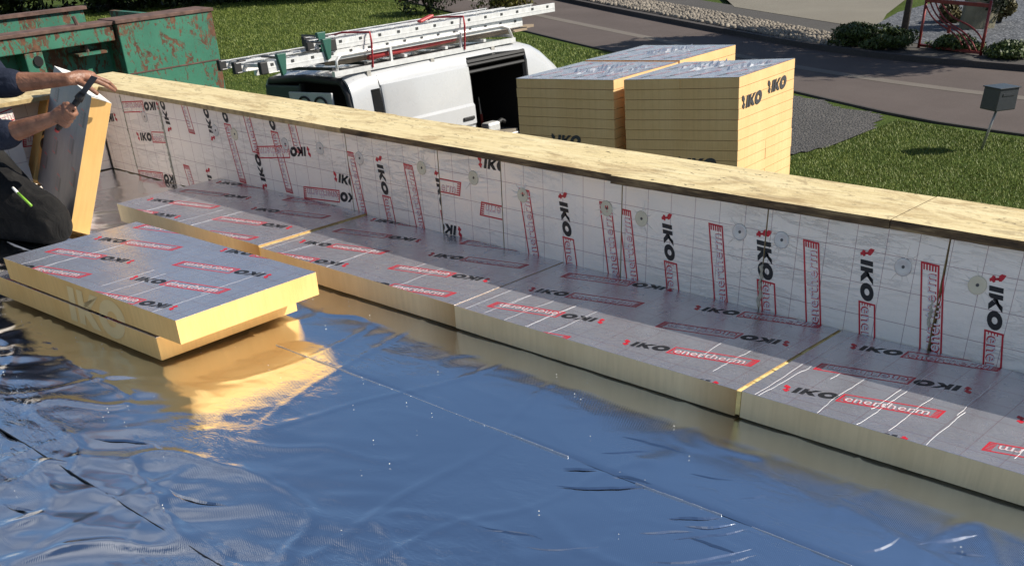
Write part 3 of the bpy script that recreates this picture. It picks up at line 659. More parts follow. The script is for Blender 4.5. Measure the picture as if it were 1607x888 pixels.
# ---------------------------------------------------------------- foliage
def leafmat(name, a, b, c):
    t = NT(name); f = t.noise(1.4, 3); g = t.noise(13, 2)
    t.p(Base_Color=t.mix(.5, t.ramp(f, (.3, a), (.7, b)), t.ramp(g, (.35, a), (.75, c))), Roughness=.5, Specular_IOR_Level=.35); return t.m
M['leaf_dark'] = leafmat('dark leaves', (.008, .014, .005), (.018, .028, .008), (.05, .065, .015)); M['leaf_mid'] = leafmat('green leaves', (.022, .04, .008), (.04, .07, .012), (.10, .12, .02)); M['leaf_gold'] = leafmat('golden leaves', (.04, .05, .008), (.09, .09, .012), (.30, .24, .03)); M['leaf_straw'] = leafmat('dry grass leaves', (.06, .055, .02), (.11, .095, .03), (.18, .14, .05))
M['bark'] = plain('bark', (.055, .042, .032), .9, 0, .4, 14, .02)
def cloud(name, blobs, n, size, mat, parent, seed, hollow=.45):
    r = random.Random(seed); V = []; F = []; vol = [b[3] * b[4] * b[5] for b in blobs]
    for k in range(n):
        bx, by, bz, rx, ry, rz = r.choices(blobs, vol)[0]
        d = Vector((r.gauss(0, 1), r.gauss(0, 1), r.gauss(0, 1))).normalized(); q = hollow + (1 - hollow) * r.random() ** .6
        p = Vector((bx + d.x * rx * q, by + d.y * ry * q, bz + d.z * rz * q)); p += Vector((noise.noise(p * 2), noise.noise(p * 2 + Vector((7, 0, 0))), noise.noise(p * 2 + Vector((0, 9, 0))))) * .25 * min(rx, rz)
        if noise.noise(p * 1.7 + Vector((seed, 0, 0))) < -.22: continue
        s = size * r.uniform(.6, 1.4); nrm = (d + Vector((r.gauss(0, .6), r.gauss(0, .6), r.gauss(0, .6)))).normalized(); u = nrm.orthogonal().normalized(); u.rotate(Matrix.Rotation(r.uniform(0, 6.28), 3, nrm)); v = nrm.cross(u); b = len(V)
        V += [tuple(p - u * s), tuple(p + v * s * .45), tuple(p + u * s), tuple(p - v * s * .45)]; F.append((b, b + 1, b + 2, b + 3))
    me = bpy.data.meshes.new(name); me.from_pydata(V, [], F); me.update(); return link(name, me, mat, parent)
def shrub(label, x, y, h, r, mat, seed, n=5000, size=.05, cat='shrub', name='shrub', group=None, zb=None):
    t = thing(name, label, cat, (x, y, gz(x, y) if zb is None else zb), group=group); rr = random.Random(seed)
    bl = [(rr.uniform(-.45, .45) * r, rr.uniform(-.45, .45) * r, h * rr.uniform(.22, .7), r * rr.uniform(.5, .75), r * rr.uniform(.5, .75), h * rr.uniform(.25, .4)) for _ in range(9)]
    cloud('crown', bl, n, size, M[mat], t, seed)
    m = MB()
    for k in range(4): a = rr.uniform(0, 6.28); m.tube([(0, 0, -.05), (.2 * r * math.cos(a), .2 * r * math.sin(a), h * .3), (.45 * r * math.cos(a), .45 * r * math.sin(a), h * .6)], [.05, .035, .015], 5)
    m.build('stem', M['bark'], t); return t
hed = [(-49.5, 14.5), (-47.0, 17.3), (-44.6, 19.9), (-42.4, 22.4), (-40.2, 24.9), (-38.2, 27.4), (-36.2, 29.6)]
for k, (x, y) in enumerate(hed):
    lab = ['leftmost dark bush above the left end of the skip', 'second dark bush from the left above the skip', 'third dark bush behind the middle of the skip', 'dark bush above the right panel of the skip', 'dark bush just right of the skip at the top edge', 'dark bush over the lawn left of the red rail', 'farthest dark bush beside the small red rail'][k]
    shrub(lab, x, y, 5.2, 2.9, 'leaf_dark', 40 + k, 16000, .13, 'bush', 'hedge_bush', 'dark bushes along the back of the lawn')
shrub('round dark shrub on the lawn above the ladders', -28.6, 26.4, 1.5, 1.3, 'leaf_dark', 61, 6000, .055); shrub('golden flecked shrub beside the road above the ladder ends', -25.8, 27.2, 1.3, 1.15, 'leaf_gold', 62, 6000, .05)
shrub('low green planting left of the red rack by the road', -12.6, 25.2, .42, .75, 'leaf_mid', 63, 5000, .04, 'low shrub', 'low_shrub', zb=-2.32); shrub('low green planting below the thin tree trunk', -11.7, 25.0, .38, .7, 'leaf_mid', 64, 5000, .04, 'low shrub', 'low_shrub', zb=-2.32); shrub('low green planting behind the red rack', -10.4, 25.4, .30, .7, 'leaf_mid', 65, 4500, .04, 'low shrub', 'low_shrub', zb=-2.32); shrub('low green planting right of the red rack', -9.0, 24.9, .32, .6, 'leaf_mid', 66, 4500, .04, 'low shrub', 'low_shrub', zb=-2.32)
shrub('tuft of dry ornamental grass on the slate bed, left of the stone', -12.4, 29.6, .5, .35, 'leaf_straw', 67, 1800, .05, 'grass tuft', 'grass_tuft', zb=-2.32); shrub('tuft of dry ornamental grass beside the tall stone', -11.3, 30.0, .6, .35, 'leaf_straw', 68, 1800, .05, 'grass tuft', 'grass_tuft', zb=-2.32)
def tree(label, x, y, h, cr_r, tr, mat, seed, lean=(0, 0), n=14000):
    t = thing('tree', label, 'tree', (x, y, -2.34)); rr = random.Random(seed); m = MB(); top = h * .5
    m.tube([(0, 0, -.1), (lean[0] * .3, lean[1] * .3, top * .35), (lean[0] * .7, lean[1] * .7, top * .8), (lean[0], lean[1], h * .8)], [tr * 1.25, tr, tr * .8, tr * .25], 9)
    for k in range(7):
        a = rr.uniform(0, 6.28); z = h * rr.uniform(.4, .65); m.tube([(lean[0] * z / h, lean[1] * z / h, z), (math.cos(a) * cr_r * .5, math.sin(a) * cr_r * .5, z + .6), (math.cos(a) * cr_r * .85, math.sin(a) * cr_r * .85, z + 1.0)], [tr * .4, tr * .25, tr * .08], 6)
    m.build('trunk', M['bark'], t, True)
    bl = [(math.cos(k * 1.05) * cr_r * .5, math.sin(k * 1.05) * cr_r * .5, h * rr.uniform(.55, .85), cr_r * rr.uniform(.4, .6), cr_r * rr.uniform(.4, .6), h * .16) for k in range(7)] + [(0, 0, h * .85, cr_r * .6, cr_r * .6, h * .15)]
    cloud('crown', bl, n, .10, M[mat], t, seed); return t
tree('young tree with a thin dark trunk left of the red rack', -12.55, 27.3, 5.6, 1.9, .075, 'leaf_mid', 71, (.1, -.05)); 
tree('leafy tree standing beyond the road at the right, its crown shading the asphalt', -6.6, 28.3, 9.0, 2.7, .14, 'leaf_mid', 73, (.1, 0), 16000)
stone = thing('standing_stone', 'tall pale standing stone slab behind the red rack', 'standing stone', (-11.35, 28.7, -2.33), (0, .03, .75))
m = MB(); pr = [(.40, .16, 0), (.42, .17, .5), (.38, .15, 1.2), (.30, .12, 1.9), (.16, .07, 2.25)]
for (a, b, z) in pr: m.v += [(a * sx * (1 + .08 * noise.noise(Vector((sx, sy, z * 3)))), b * sy, z) for sx, sy in ((-1, -.7), (-.4, -1), (.5, -1), (1, -.6), (1, .7), (.3, 1), (-.6, 1), (-1, .6))]
for j in range(4):
    for i in range(8): m.f.append((j * 8 + i, j * 8 + (i + 1) % 8, (j + 1) * 8 + (i + 1) % 8, (j + 1) * 8 + i)); m.m.append(0)
m.f.append(tuple(range(32, 40))); m.m.append(0)
M['stone'] = plain('pale stone', (.20, .18, .12), .85, 0, .3, 3, .03); m.build('slab', M['stone'], stone)
shrub('dark ivy growing round the tall standing stone', -11.25, 29.15, 1.9, .62, 'leaf_dark', 72, 5000, .06, 'ivy', 'ivy', zb=-2.33)
# ---------------------------------------------------------------- red curved racks beside the road
M['red_paint'] = plain('red painted steel', (.22, .030, .024), .4, .2, .2, 12)
def rack(label, base, ang, seed):
    t = thing('metal_rack', label, 'rack', base, (0, 0, ang), 'red curved racks'); Wd, H = 1.72, 1.02
    for x, h in ((0, H), (Wd, H + .06)): m = MB(); m.tube([(x, 0, -.2), (x, 0, h)], .032, 8); m.build('post', M['red_paint'], t, True)
    m = MB(); m.box(.02, Wd - .02, -.028, .028, H - .07, H); m.build('top_rail', M['red_paint'], t); m = MB(); m.box(.02, Wd - .02, -.02, .02, .08, .13); m.build('bottom_rail', M['red_paint'], t)
    for k, (x0, z0, x1, z1) in enumerate([(.0, H - .12, Wd * .74, .11), (.12, H - .07, Wd * .84, .11), (.27, H - .07, Wd * .93, .11), (.44, H - .07, Wd * .99, .33)]):
        m = MB(); pts = []
        for i in range(21):
            s = i / 20; e = (math.sin((s - .5) * math.pi) + 1) / 2; u = x0 + (x1 - x0) * s; zz = z0 + (z1 - z0) * (.5 * s + .5 * (4 * (s - .5) ** 3 + .5)); pts.append((u, 0, zz))
        m.tube(pts, .017, 7); m.build('curved_bar', M['red_paint'], t, True)
    m = MB(); m.box(Wd * .42, Wd * .46, -.012, .012, .40, .56); m.build('clasp', M['red_paint'], t); return t
rack('red metal rack with curved bars standing by the road at the right', (-11.25, 25.35, -2.38), math.atan2(-.55, 1.72), 1); rack('far red metal rack at the top edge beyond the lawn', (-34.1, 28.3, -2.42), .1, 2)
# ---------------------------------------------------------------- mailbox
mb = thing('mailbox', 'dark grey mailbox on a leaning steel post in the lawn', 'mailbox', (-6.28, 16.95, -2.41), (0, .02, math.radians(66)))
M['anthra'] = plain('anthracite paint', (.040, .046, .052), .38, .1, .1, 20); M['post_steel'] = plain('galvanised post', (.32, .32, .31), .45, .7)
m = MB(); m.tube([(0, 0, -.1), (.09, -.07, .62)], .019, 8); m.build('post', M['post_steel'], mb, True)
m = MB(); P = [(-.19, 0), (.19, 0), (.18, .30), (-.18, .30)]
for y in (-.16, .16): m.v += [(x + .09, y - .06, z + .56) for x, z in P]
for f in ((0, 1, 2, 3), (7, 6, 5, 4), (0, 4, 5, 1), (1, 5, 6, 2), (2, 6, 7, 3), (3, 7, 4, 0)): m.f.append(f); m.m.append(0)
m.build('box', M['anthra'], mb, bevel=.012); m = MB(); m.box(-.11, .29, -.235, .115, .855, .870); m.build('lid', M['anthra'], mb, bevel=.004); m = MB(); m.box(-.02, .20, -.228, -.2205, .76, .79); m.build('flap', M['anthra'], mb)
tag(MB().box(-5.55, -5.15, 17.25, 17.5, -2.42, -2.36).build('flat_stone', M['stone'], bevel=.03), 'small flat stone in the grass right of the mailbox', 'stone')
# ---------------------------------------------------------------- wrapped board stacks
M['wrap_top'] = None
def wrapmat():
    t = NT('stretch film'); f = t.noise(7, 5, .6, dist=1.5); ob = t.t.nodes['Material Output']
    tr = t.n('ShaderNodeBsdfTransparent', i_Color=(.93, .95, .97)); mx = t.n('ShaderNodeMixShader'); t.p(Base_Color=(.78, .80, .83), Roughness=.22, Specular_IOR_Level=.8)
    t.t.links.new(t.ramp(f, (.35, W3(.06)), (.7, W3(.36))), mx.inputs[0]); t.t.links.new(tr.outputs[0], mx.inputs[1]); t.t.links.new(t.b.outputs[0], mx.inputs[2]); t.t.links.new(mx.outputs[0], ob.inputs[0]); t.bump(f, .6, .02); return t.m
M['film'] = wrapmat(); M['film_fold'] = plain('bunched film', (.80, .81, .83), .3, 0, .1, 20)
pb = MB(); pb.box(.0, .600, .0, 1.2, .0025, T + .0035); pbm = pb.mesh('board'); pbm.materials.append(M['foam_pack'])
def stack(label, loc, rz, layers, prints, seed, tilt=-.075):
    root = thing('board_stack', label, 'board stack', loc, (0, 0, 0), 'wrapped stacks of insulation boards beside the van'); LT = T + .005; H = layers * LT
    root.matrix_world = Matrix.Translation(loc) @ Matrix.Rotation(tilt, 4, 'Y') @ Matrix.Rotation(rz, 4, 'Z'); rr = random.Random(seed)
    for k in range(layers):
        for s in (0, 1):
            o = bpy.data.objects.new('board', pbm); C.objects.link(o); o.parent = root; z = -(k + 1) * LT
            if (k // 6) % 2 == 0: o.location = (s * .6005, rr.uniform(-.004, .004), z)
            else: o.location = (1.2 + rr.uniform(-.003, .003), s * .6005, z); o.rotation_euler = (0, 0, math.pi / 2)
    m = MB(); m.box(.05, 1.15, .05, 1.15, -H - .12, -H - .002); m.build('pallet', M['plyedge_new'], root)
    # top facing with its print seen through the film
    m = MB(); m.poly([(0, 0, .001), (1.2, 0, .001), (1.2, 1.2, .001), (0, 1.2, .001)]); m.build('foil_facing', M['facing'], root)
    link('print', print_mesh('print', [(u, v, 78, 'start') for u in (.12, .38, .66, .93, 1.12) for v in (.08, .62)], (0, 1.2, 0, 1.2)), None, root, loc=(0, 0, .0016))
    n = 26; m = MB(); m.v = [(-.004 + 1.208 * i / n, -.004 + 1.208 * j / n, .004 + .016 * max(0, noise.noise(Vector((i * .33, j * .33, seed)))) * (0 < i < n and 0 < j < n)) for j in range(n + 1) for i in range(n + 1)]
    for j in range(n):
        for i in range(n): a = j * (n + 1) + i; m.f.append((a, a + 1, a + n + 2, a + n + 1)); m.m.append(0)
    m.build('film_top', M['film'], root, True)
    m = MB()
    for q in range(3):      # bunched ends of the film
        x, y = rr.uniform(.25, .95), rr.uniform(.15, .5)
        for k in range(16):
            x += rr.uniform(.0, .03); y += rr.uniform(.015, .04); s = rr.uniform(.012, .03); a = Vector((x, y, .012))
            m.poly([a + Vector((-s, -s * .6, 0)), a + Vector((s, -s * .4, rr.uniform(0, .02))), a + Vector((s * .3, s, rr.uniform(.015, .05))), a + Vector((-s * .7, s * .5, rr.uniform(0, .03)))])
    m.build('film_fold', M['film_fold'], root)
    for (side, u, z, sc_) in prints:
        m = MB()
        for pts, mi in IKO:
            if side == 'F': m.poly([(a, 0, b) for a, b in pts], 0)
            else: m.poly([(0, a, b) for a, b in pts], 0)
        o = m.build('print', M['grey_ink'], root, loc=(u, -.0065, z) if side == 'F' else (1.2065, u, z)); o.scale = (sc_, sc_, sc_)
    return root
stack('front right stack of yellow boards, lit end face with two black logos', (-6.690, 8.630, -.335), .117, 23, [('R', .06, -.22, 2.55), ('R', .60, -.17, 2.55), ('F', .12, -.735, 2.5), ('F', .58, -.735, 2.5)], 1)
stack('front left stack of yellow boards, next to the open van door', (-8.010, 8.527, -.405), .082, 22, [('F', .42, -.56, 2.3)], 2, -.05)
stack('rear stack of yellow boards standing behind the other two', (-8.115, 9.765, -.40), .082, 22, [], 3, -.05)

# ================================================================ rusty green skip behind the corner
def rustgreen():
    t = NT('rusty green paint'); v = t.map((1, 1, .55)); a = t.noise(4.2, 8, .76, v, .9); b = t.noise(17, 6, .74, v, 1.4); big = t.noise(1.1, 3)
    f = t.math('ADD', t.math('MULTIPLY', a, .55), t.math('ADD', t.math('MULTIPLY', b, .38), t.math('MULTIPLY', big, .14)))
    k = t.ramp(f, (.540, W3(0)), (.562, W3(1))); green = t.ramp(t.noise(2, 4), (.3, (.028, .135, .085)), (.7, (.045, .19, .12))); rust = t.ramp(t.noise(16, 5), (.3, (.055, .024, .014)), (.7, (.17, .075, .038)))
    t.p(Base_Color=t.mix(k, green, rust), Roughness=t.math('ADD', .5, t.math('MULTIPLY', k, .35))); t.bump(t.math('SUBTRACT', b, k), .4, .008); return t.m
M['rustgreen'] = rustgreen(); M['rust'] = plain('rusty rim', (.12, .07, .055), .85, .1, .4, 9, .006); M['darkhole'] = plain('black opening', (.008, .008, .008), .9)
sk = thing('waste_skip', 'large rusty green steel skip behind the worker', 'skip', (-13.0, 0, 0)); G = -2.63; RG = M['rustgreen']
MB().box(-.36, -.30, 2.2, 6.9, G + .15, .02).build('side_plate', RG, sk)                         # recessed side
MB().box(-.05, .03, 6.9, 8.23, G + .15, .045).build('corner_panel', RG, sk, bevel=.01)           # proud plain panel
MB().box(-.30, -.05, 6.9, 6.94, G + .15, .04).build('panel_return', RG, sk)
MB().box(-.36, .045, 6.88, 8.25, .046, .085).build('panel_rim', M['rust'], sk, bevel=.006)
MB().box(.031, .036, 6.93, 8.2, -.50, -.485).build('weld_seam', M['rust'], sk)
MB().box(-.28, -.02, 2.2, 6.87, -.125, .035).build('rim_beam', RG, sk, bevel=.008); MB().box(-.31, .0, 2.2, 6.88, .037, .075).build('rim_cap', M['rust'], sk, bevel=.006)
for y in (2.6, 3.7, 4.75, 5.72): MB().box(-.299, -.03, y, y + .22, G + .15, -.127).build('rib', RG, sk, bevel=.012)
m = MB(); m.tube([(-.029, 5.86, -.22), (-.012, 5.86, -.22)], .055, 14); m.build('hook_hole', M['darkhole'], sk)
m = MB(); m.box(-.25, -.0, 6.35, 6.72, -.235, -.21); m.build('step_plate', RG, sk); m = MB(); m.tube([(-.1, 6.52, -.22), (-.1, 6.50, .0), (-.16, 6.48, .16)], .025, 7); m.build('latch_bar', M['rust'], sk)
MB().box(-2.42, -2.34, 2.2, 7.72, G + .15, .03).build('far_side', RG, sk); MB().box(-2.46, -2.30, 2.15, 7.76, .032, .07).build('far_rim', M['rust'], sk); MB().box(-2.34, -.36, 8.1, 8.18, G + .15, -.02).build('end_plate', RG, sk); MB().box(-2.34, -.36, 2.2, 8.1, G + .15, G + .22).build('floor_plate', M['rust'], sk)
for x in (-2.1, -.6): MB().box(x, x + .15, 2.2, 8.1, G, G + .148).build('runner', M['rust'], sk)

# ================================================================ the white van with its rack and ladders
def paint(name, col, rough=.22, coat=.6):
    t = NT(name); f = t.noise(3, 4); t.p(Base_Color=t.ramp(f, (.3, tuple(c * .94 for c in col)), (.7, col)), Roughness=t.math('ADD', rough, t.math('MULTIPLY', t.noise(9, 5), .12)), Coat_Weight=coat, Coat_Roughness=.08); return t.m
M['van_white'] = paint('white van paint', (.47, .48, .49)); M['rubber'] = plain('black rubber', (.014, .014, .015), .6); M['glass'] = plain('tinted glass', (.012, .014, .016), .08, 0, .05); M['alu'] = plain('aluminium', (.72, .72, .71), .42, .45, .12, 14); M['dark_in'] = plain('dark interior', (.012, .011, .011), .8); M['alu_dirty'] = plain('worn aluminium', (.48, .46, .42), .5, .6, .3, 18)
VR = Matrix.Translation((-11.38, 8.43, -2.51)) @ Matrix.Rotation(-.06, 4, 'Y')
van = thing('van', 'white panel van with open side door, ladders on its roof rack', 'van'); van.matrix_world = VR
HW = .93
frac = [(1.0, .16), (1.0, .36), (1.0, .50), (.976, .515), (.972, .62), (.960, .76), (.945, .88), (.915, .942), (.85, .978), (.64, .997), (.3, 1.004)]
def top(y):
    K = [(0, 1.90), (.15, 1.94), (.8, 1.965), (2.6, 1.965), (3.1, 1.93), (3.35, 1.86), (3.75, 1.58), (4.12, 1.20), (4.5, 1.05), (4.8, .86), (4.92, .62)]
    for (a, ha), (b, hb_) in zip(K, K[1:]):
        if y <= b: return ha + (hb_ - ha) * (y - a) / (b - a)
    return K[-1][1]
def ring(y, sc_=1.0, inset=0):
    H = top(y); wd = HW * (1 if y < 3.3 else 1 - .16 * ((y - 3.3) / 1.62) ** 2)
    L = [(wd * a - inset, max(.25, H * b) - inset * (b > .95)) for a, b in frac]; return [(x, y, z) for x, z in L] + [(-x, y, z) for x, z in L[::-1]]
ysec = [0, .06, .2, .44, .7, 1.2, 1.7, 1.96, 2.5, 3.08, 3.25, 3.45, 3.75, 4.12, 4.4, 4.65, 4.85, 4.92]
m = MB(); R_ = len(frac) * 2
for y in ysec: m.v += ring(y)
for j in range(len(ysec) - 1):
    for i in range(R_ - 1):
        yc = (ysec[j] + ysec[j + 1]) / 2
        if 1.96 < yc < 3.08 and i < 7: continue                      # side door opening
        glass = 3.25 < yc < 4.12 and 8 <= i <= 12
        m.f.append((j * R_ + i, (j + 1) * R_ + i, (j + 1) * R_ + i + 1, j * R_ + i + 1)); m.m.append(1 if glass else 0)
m.f.append(tuple((len(ysec) - 1) * R_ + i for i in range(R_))); m.m.append(0)
bo = m.build('body', [M['van_white'], M['glass']], van, True); md = bo.modifiers.new('s', 'SOLIDIFY'); md.thickness = .035; md.offset = -1
md = bo.modifiers.new('e', 'EDGE_SPLIT'); md.split_angle = .9
MB().box(-HW + .02, HW - .03, .1, 4.6, .22, .5).build('floor', M['dark_in'], van)
m = MB(); m.box(-.87, -.80, .1, 3.0, .5, 1.8); m.build('lining', M['dark_in'], van); m = MB(); m.box(-.85, .82, 3.12, 3.16, .5, 1.78); m.build('bulkhead', M['dark_in'], van); m = MB(); m.box(-.74, .72, .1, 3.1, 1.865, 1.885); m.build('headlining', M['dark_in'], van)
# frame of the door opening, rails and the door slid back
def side_x(y, z):
    H = top(y); q = z / H
    for (a, b), (c, d) in zip(frac, frac[1:]):
        if q <= d: return HW * (a + (c - a) * max(0, (q - b)) / (d - b))
    return HW * frac[-1][0]
m = MB()
for z in (1.68, 1.76): m.tube([(side_x(2, z) - .02, 1.9, z), (side_x(2, z) - .015, 3.05, z)], .022, 6)
m.build('door_rail', M['rubber'], van); m = MB(); m.tube([(side_x(2, z) - .03, 3.05, z) for z in (.4, .8, 1.2, 1.5, 1.70)], .045, 6); m.tube([(side_x(2, z) - .05, 1.99, z) for z in (.4, .8, 1.2, 1.5, 1.66)], .03, 6); m.tube([(side_x(2, 1.78) - .02, 1.96, 1.80), (side_x(2, 1.78) - .02, 3.06, 1.80)], .03, 6); m.build('door_seal', M['rubber'], van)
m = MB(); zs = [.32, .6, .84, .87, 1.06, 1.09, 1.30, 1.33, 1.60, 1.75]; off = [.05, .05, .05, .028, .028, .062, .062, .034, .034, .03]; ysd = [.46, .50, 1.2, 1.92, 1.96]
for y in ysd: m.v += [(side_x(1, z) + o - (.02 if y in (.46, 1.96) else 0), y, z) for z, o in zip(zs, off)]
for j in range(4):
    for i in range(9): m.f.append((j * 10 + i, (j + 1) * 10 + i, (j + 1) * 10 + i + 1, j * 10 + i + 1)); m.m.append(0)
d = m.build('sliding_door', M['van_white'], van, True); md = d.modifiers.new('s', 'SOLIDIFY'); md.thickness = .04; md.offset = -1; md = d.modifiers.new('e', 'EDGE_SPLIT'); md.split_angle = .5
m = MB(); m.tube([(side_x(1, .85) + .052, .52, .97), (side_x(1, 1) + .046, 1.78, .97), (side_x(1, 1) + .048, 1.84, .93), (side_x(1, .8) + .052, 1.88, .5)], .006, 5); m.build('door_groove', M['rubber'], d)
m = MB(); m.tube([(side_x(.42, z) + .001, .445, z) for z in (.35, .6, .9, 1.0, 1.2, 1.5, 1.75, 1.85)], .007, 5); m.build('panel_gap', M['rubber'], van); m = MB(); m.tube([(side_x(.5, 1.885) - .004, y, top(y) * .961) for y in (.1, .8, 1.6, 2.4, 3.1)], .008, 5); m.build('roof_gutter', M['rubber'], van)
m = MB(); m.box(side_x(1, 1.0) + .04, side_x(1, 1.0) + .07, 1.70, 1.90, 1.145, 1.185); m.build('door_handle', M['rubber'], d, bevel=.008)
m = MB(); m.box(-.012, .012, .30, .43, 1.30, 1.72, 0, Matrix.Translation((.90, 0, 0)) @ Matrix.Rotation(0, 4, 'Y')); m.v = [(side_x(.3, z) + (.012 if x > .9 else -.01), y, z) for x, y, z in m.v]; m.build('side_vent_window', M['glass'], van)
# rear: black frame, one dark glazed door shut, open half, white panel with two loop handles
fr = MB(); pts = [(-.86, .02, .5), (-.86, .0, 1.3), (-.80, .0, 1.72), (-.72, .0, 1.84), (0, -.005, 1.875), (.72, .0, 1.84), (.81, .0, 1.70), (.87, .0, 1.3), (.87, .02, .5)]; fr.tube(pts, .045, 8); fr.build('rear_frame', M['rubber'], van, True)
MB().box(-.80, -.06, -.06, -.01, .55, 1.80).build('rear_door', M['anthra'], van, bevel=.03); MB().box(-.06, -.03, -.06, .0, .55, 1.82).build('door_edge', M['rubber'], van)
rd = thing('white_panel', 'white panel with two dark loop handles standing in the open rear of the van', 'panel'); rd.matrix_world = VR @ Matrix.Translation((0, -.02, 0))
MB().box(-.20, .66, -.12, -.085, .45, 1.74).build('sheet', M['van_white'], rd, bevel=.012)
for x in (.12, .44):
    m = MB(); m.tube([(x + .12 * math.cos(a), -.130, 1.60 + .09 * math.sin(a)) for a in [math.pi * (1.0 - k / 12) for k in range(13)]], .014, 7); m.build('loop_handle', M['rubber'], rd, True)
MB().box(-.86, .87, -.10, .02, .28, .5).build('bumper', M['rubber'], van, bevel=.03)
for x in (-.80, .80):
    for y in (.95, 4.0):
        wl = MB(); wl.tube([(x - .1, y, .33), (x + .1, y, .33)], .33, 22); wo = wl.build('wheel', M['rubber'], van); h = MB(); sx = .102 if x > 0 else -.102; h.tube([(x + sx, y, .33), (x + sx * 1.08, y, .33)], .2, 16); h.build('hubcap', M['alu'], wo)
for x in (-.62, .62): MB().box(x - .16, x + .16, 4.86, 4.93, .58, .78).build('headlight', M['glass'], van, bevel=.03)
# tools lying inside the open door
tb = thing('tool_case', 'pale tool case just inside the open van door', 'tool case'); tb.matrix_world = VR @ Matrix.Translation((.58, 2.55, .82)); MB().box(-.18, .2, -.12, .40, -.3, .0).build('case', M['alu_dirty'], tb, bevel=.015); MB().box(-.16, .18, -.10, .38, .002, .035).build('lid', M['cobble'], tb)
tm = thing('power_tool', 'grey power tool lying on the case in the van', 'tool'); tm.matrix_world = VR @ Matrix.Translation((.60, 2.5, .861)); MB().box(-.06, .1, -.08, .16, 0, .13).build('motor', M['alu'], tm, bevel=.03); m = MB(); m.tube([(0, .1, .06), (.02, .26, .12), (.02, .33, .09)], .03, 8); m.build('grip', M['rubber'], tm)
for k, (y, z, ang, mt) in enumerate([(2.25, 1.0, .2, 'red_paint'), (2.38, 1.1, -.15, 'red_paint'), (2.75, 1.2, .1, 'red_paint'), (2.5, 1.1, .3, 'alu_dirty')]):
    t = thing('hand_tool', ['red handled tool hanging nearest the van door edge', 'second red handled tool inside the van', 'red handled tool hanging deep at the front of the van', 'long grey tool propped inside the van'][k], 'tool'); t.matrix_world = VR @ Matrix.Translation((.25, y, z - .35)) @ Matrix.Rotation(ang, 4, 'X')
    m = MB(); m.tube([(0, 0, 0), (0, .005, .2)], .022, 7); m.build('handle', M[mt], t); m = MB(); m.tube([(0, .005, .201), (0, .01, .42)], [.012, .008], 6); m.build('shaft', M['alu_dirty'], t)
# roof rack
rk = thing('roof_rack', 'aluminium roof rack fixed on the white van', 'roof rack'); rk.matrix_world = VR @ Matrix.Translation((0, 0, 0)); ZR = 1.945
for s in (-1, 1):
    m = MB(); m.bar((s * .80, -.16, ZR), (s * .80, 2.95, ZR), .05, .055); m.build('side_beam', M['alu'], rk)
    m = MB(); m.tube([(s * .80, -.10, ZR + .03), (s * .80, -.09, ZR + .13), (s * .80, -.02, ZR + .18), (s * .80, 2.72, ZR + .19), (s * .80, 2.85, ZR + .15), (s * .80, 2.92, ZR + .03)], .018, 7); m.build('guard_rail', M['alu'], rk, True)
    for y in (.75, 1.95): m = MB(); m.bar((s * .80, y, ZR + .02), (s * .80, y, ZR + .19), .03, .03, up=(0, 1, 0)); m.build('rail_post', M['alu'], rk)
    for y in (.35, 1.4, 2.5): m = MB(); m.box(s * .80 - .03, s * .80 + .03, y - .03, y + .03, 1.80, ZR - .03); m.build('foot', M['alu_dirty'], rk)
for y in (-.14, .35, 1.0, 1.7, 2.4, 2.90): m = MB(); m.bar((-.79, y, ZR + .055), (.79, y, ZR + .055), .045, .03); m.build('cross_bar', M['rubber' if y < .4 else 'alu'], rk)
M['timber'] = plain('weathered plank', (.30, .23, .16), .8, 0, .3, 5, .004)
pk = thing('timber_plank', 'weathered plank lying in the roof rack under the ladders', 'plank'); pk.matrix_world = VR; MB().box(.45, .68, -.0, 3.35, ZR + .072, ZR + .11).build('plank', M['timber'], pk); MB().box(.30, .44, .2, 3.75, ZR + .072, ZR + .105).build('plank', M['timber'], pk)
M['red_tube'] = plain('red plastic', (.45, .05, .05), .5)
rp = tag(MB().tube([VR @ Vector((.74, .45, ZR + .10)), VR @ Vector((.70, 1.95, ZR + .13))], .030, 9).build('red_pipe', M['red_tube'], None, True), 'red pipe lying along the near side of the roof rack', 'pipe')
def ladder(label, a, b, width, nr, rail_h=.10, caps=True, lift=0, mat='alu'):
    a = Vector(a); b = Vector(b); d = (b - a); L = d.length; d.normalize(); up = (VR.to_3x3() @ Vector((0, 0, 1))); sx = d.cross(up).normalized(); up = sx.cross(d)
    Mx = Matrix((sx, d, up)).transposed().to_4x4(); Mx.translation = a
    t = thing('ladder', label, 'ladder', group='aluminium ladders on the van roof'); t.matrix_world = Mx
    for s in (-1, 1):
        x = s * width / 2; m = MB(); m.box(x - .005, x + .005, 0, L, 0, rail_h); m.box(x - s * .03 - .005 * 0 if False else min(x, x - s * .035), max(x, x - s * .035), 0, L, rail_h - .006, rail_h + .001); m.box(min(x, x - s * .035), max(x, x - s * .035), 0, L, -.001, .006); m.box(x + s * .0055 - .002, x + s * .0055 + .002, 0, L, rail_h * .38, rail_h * .5); r = m.build('side_rail', M[mat], t)
        for k in range(nr): h = MB(); y = L * (k + .5) / nr; h.box(x + s * .008 - .002, x + s * .008 + .002, y - .02, y + .02, rail_h * .58, rail_h * .86); h.build('rung_end', M['screw'], t)
        if caps: c = MB(); c.box(x - .03, x + .03, -.03, .07, -.012, rail_h + .012); c.build('end_cap', M['rubber'], t, bevel=.01)
    for k in range(nr): m = MB(); y = L * (k + .5) / nr; m.bar((-width / 2, y, rail_h * .6), (width / 2, y, rail_h * .6), .035, .035); m.build('rung', M[mat], t)
    return t
W_ = lambda x, y, z: VR @ Vector((x, y, z))
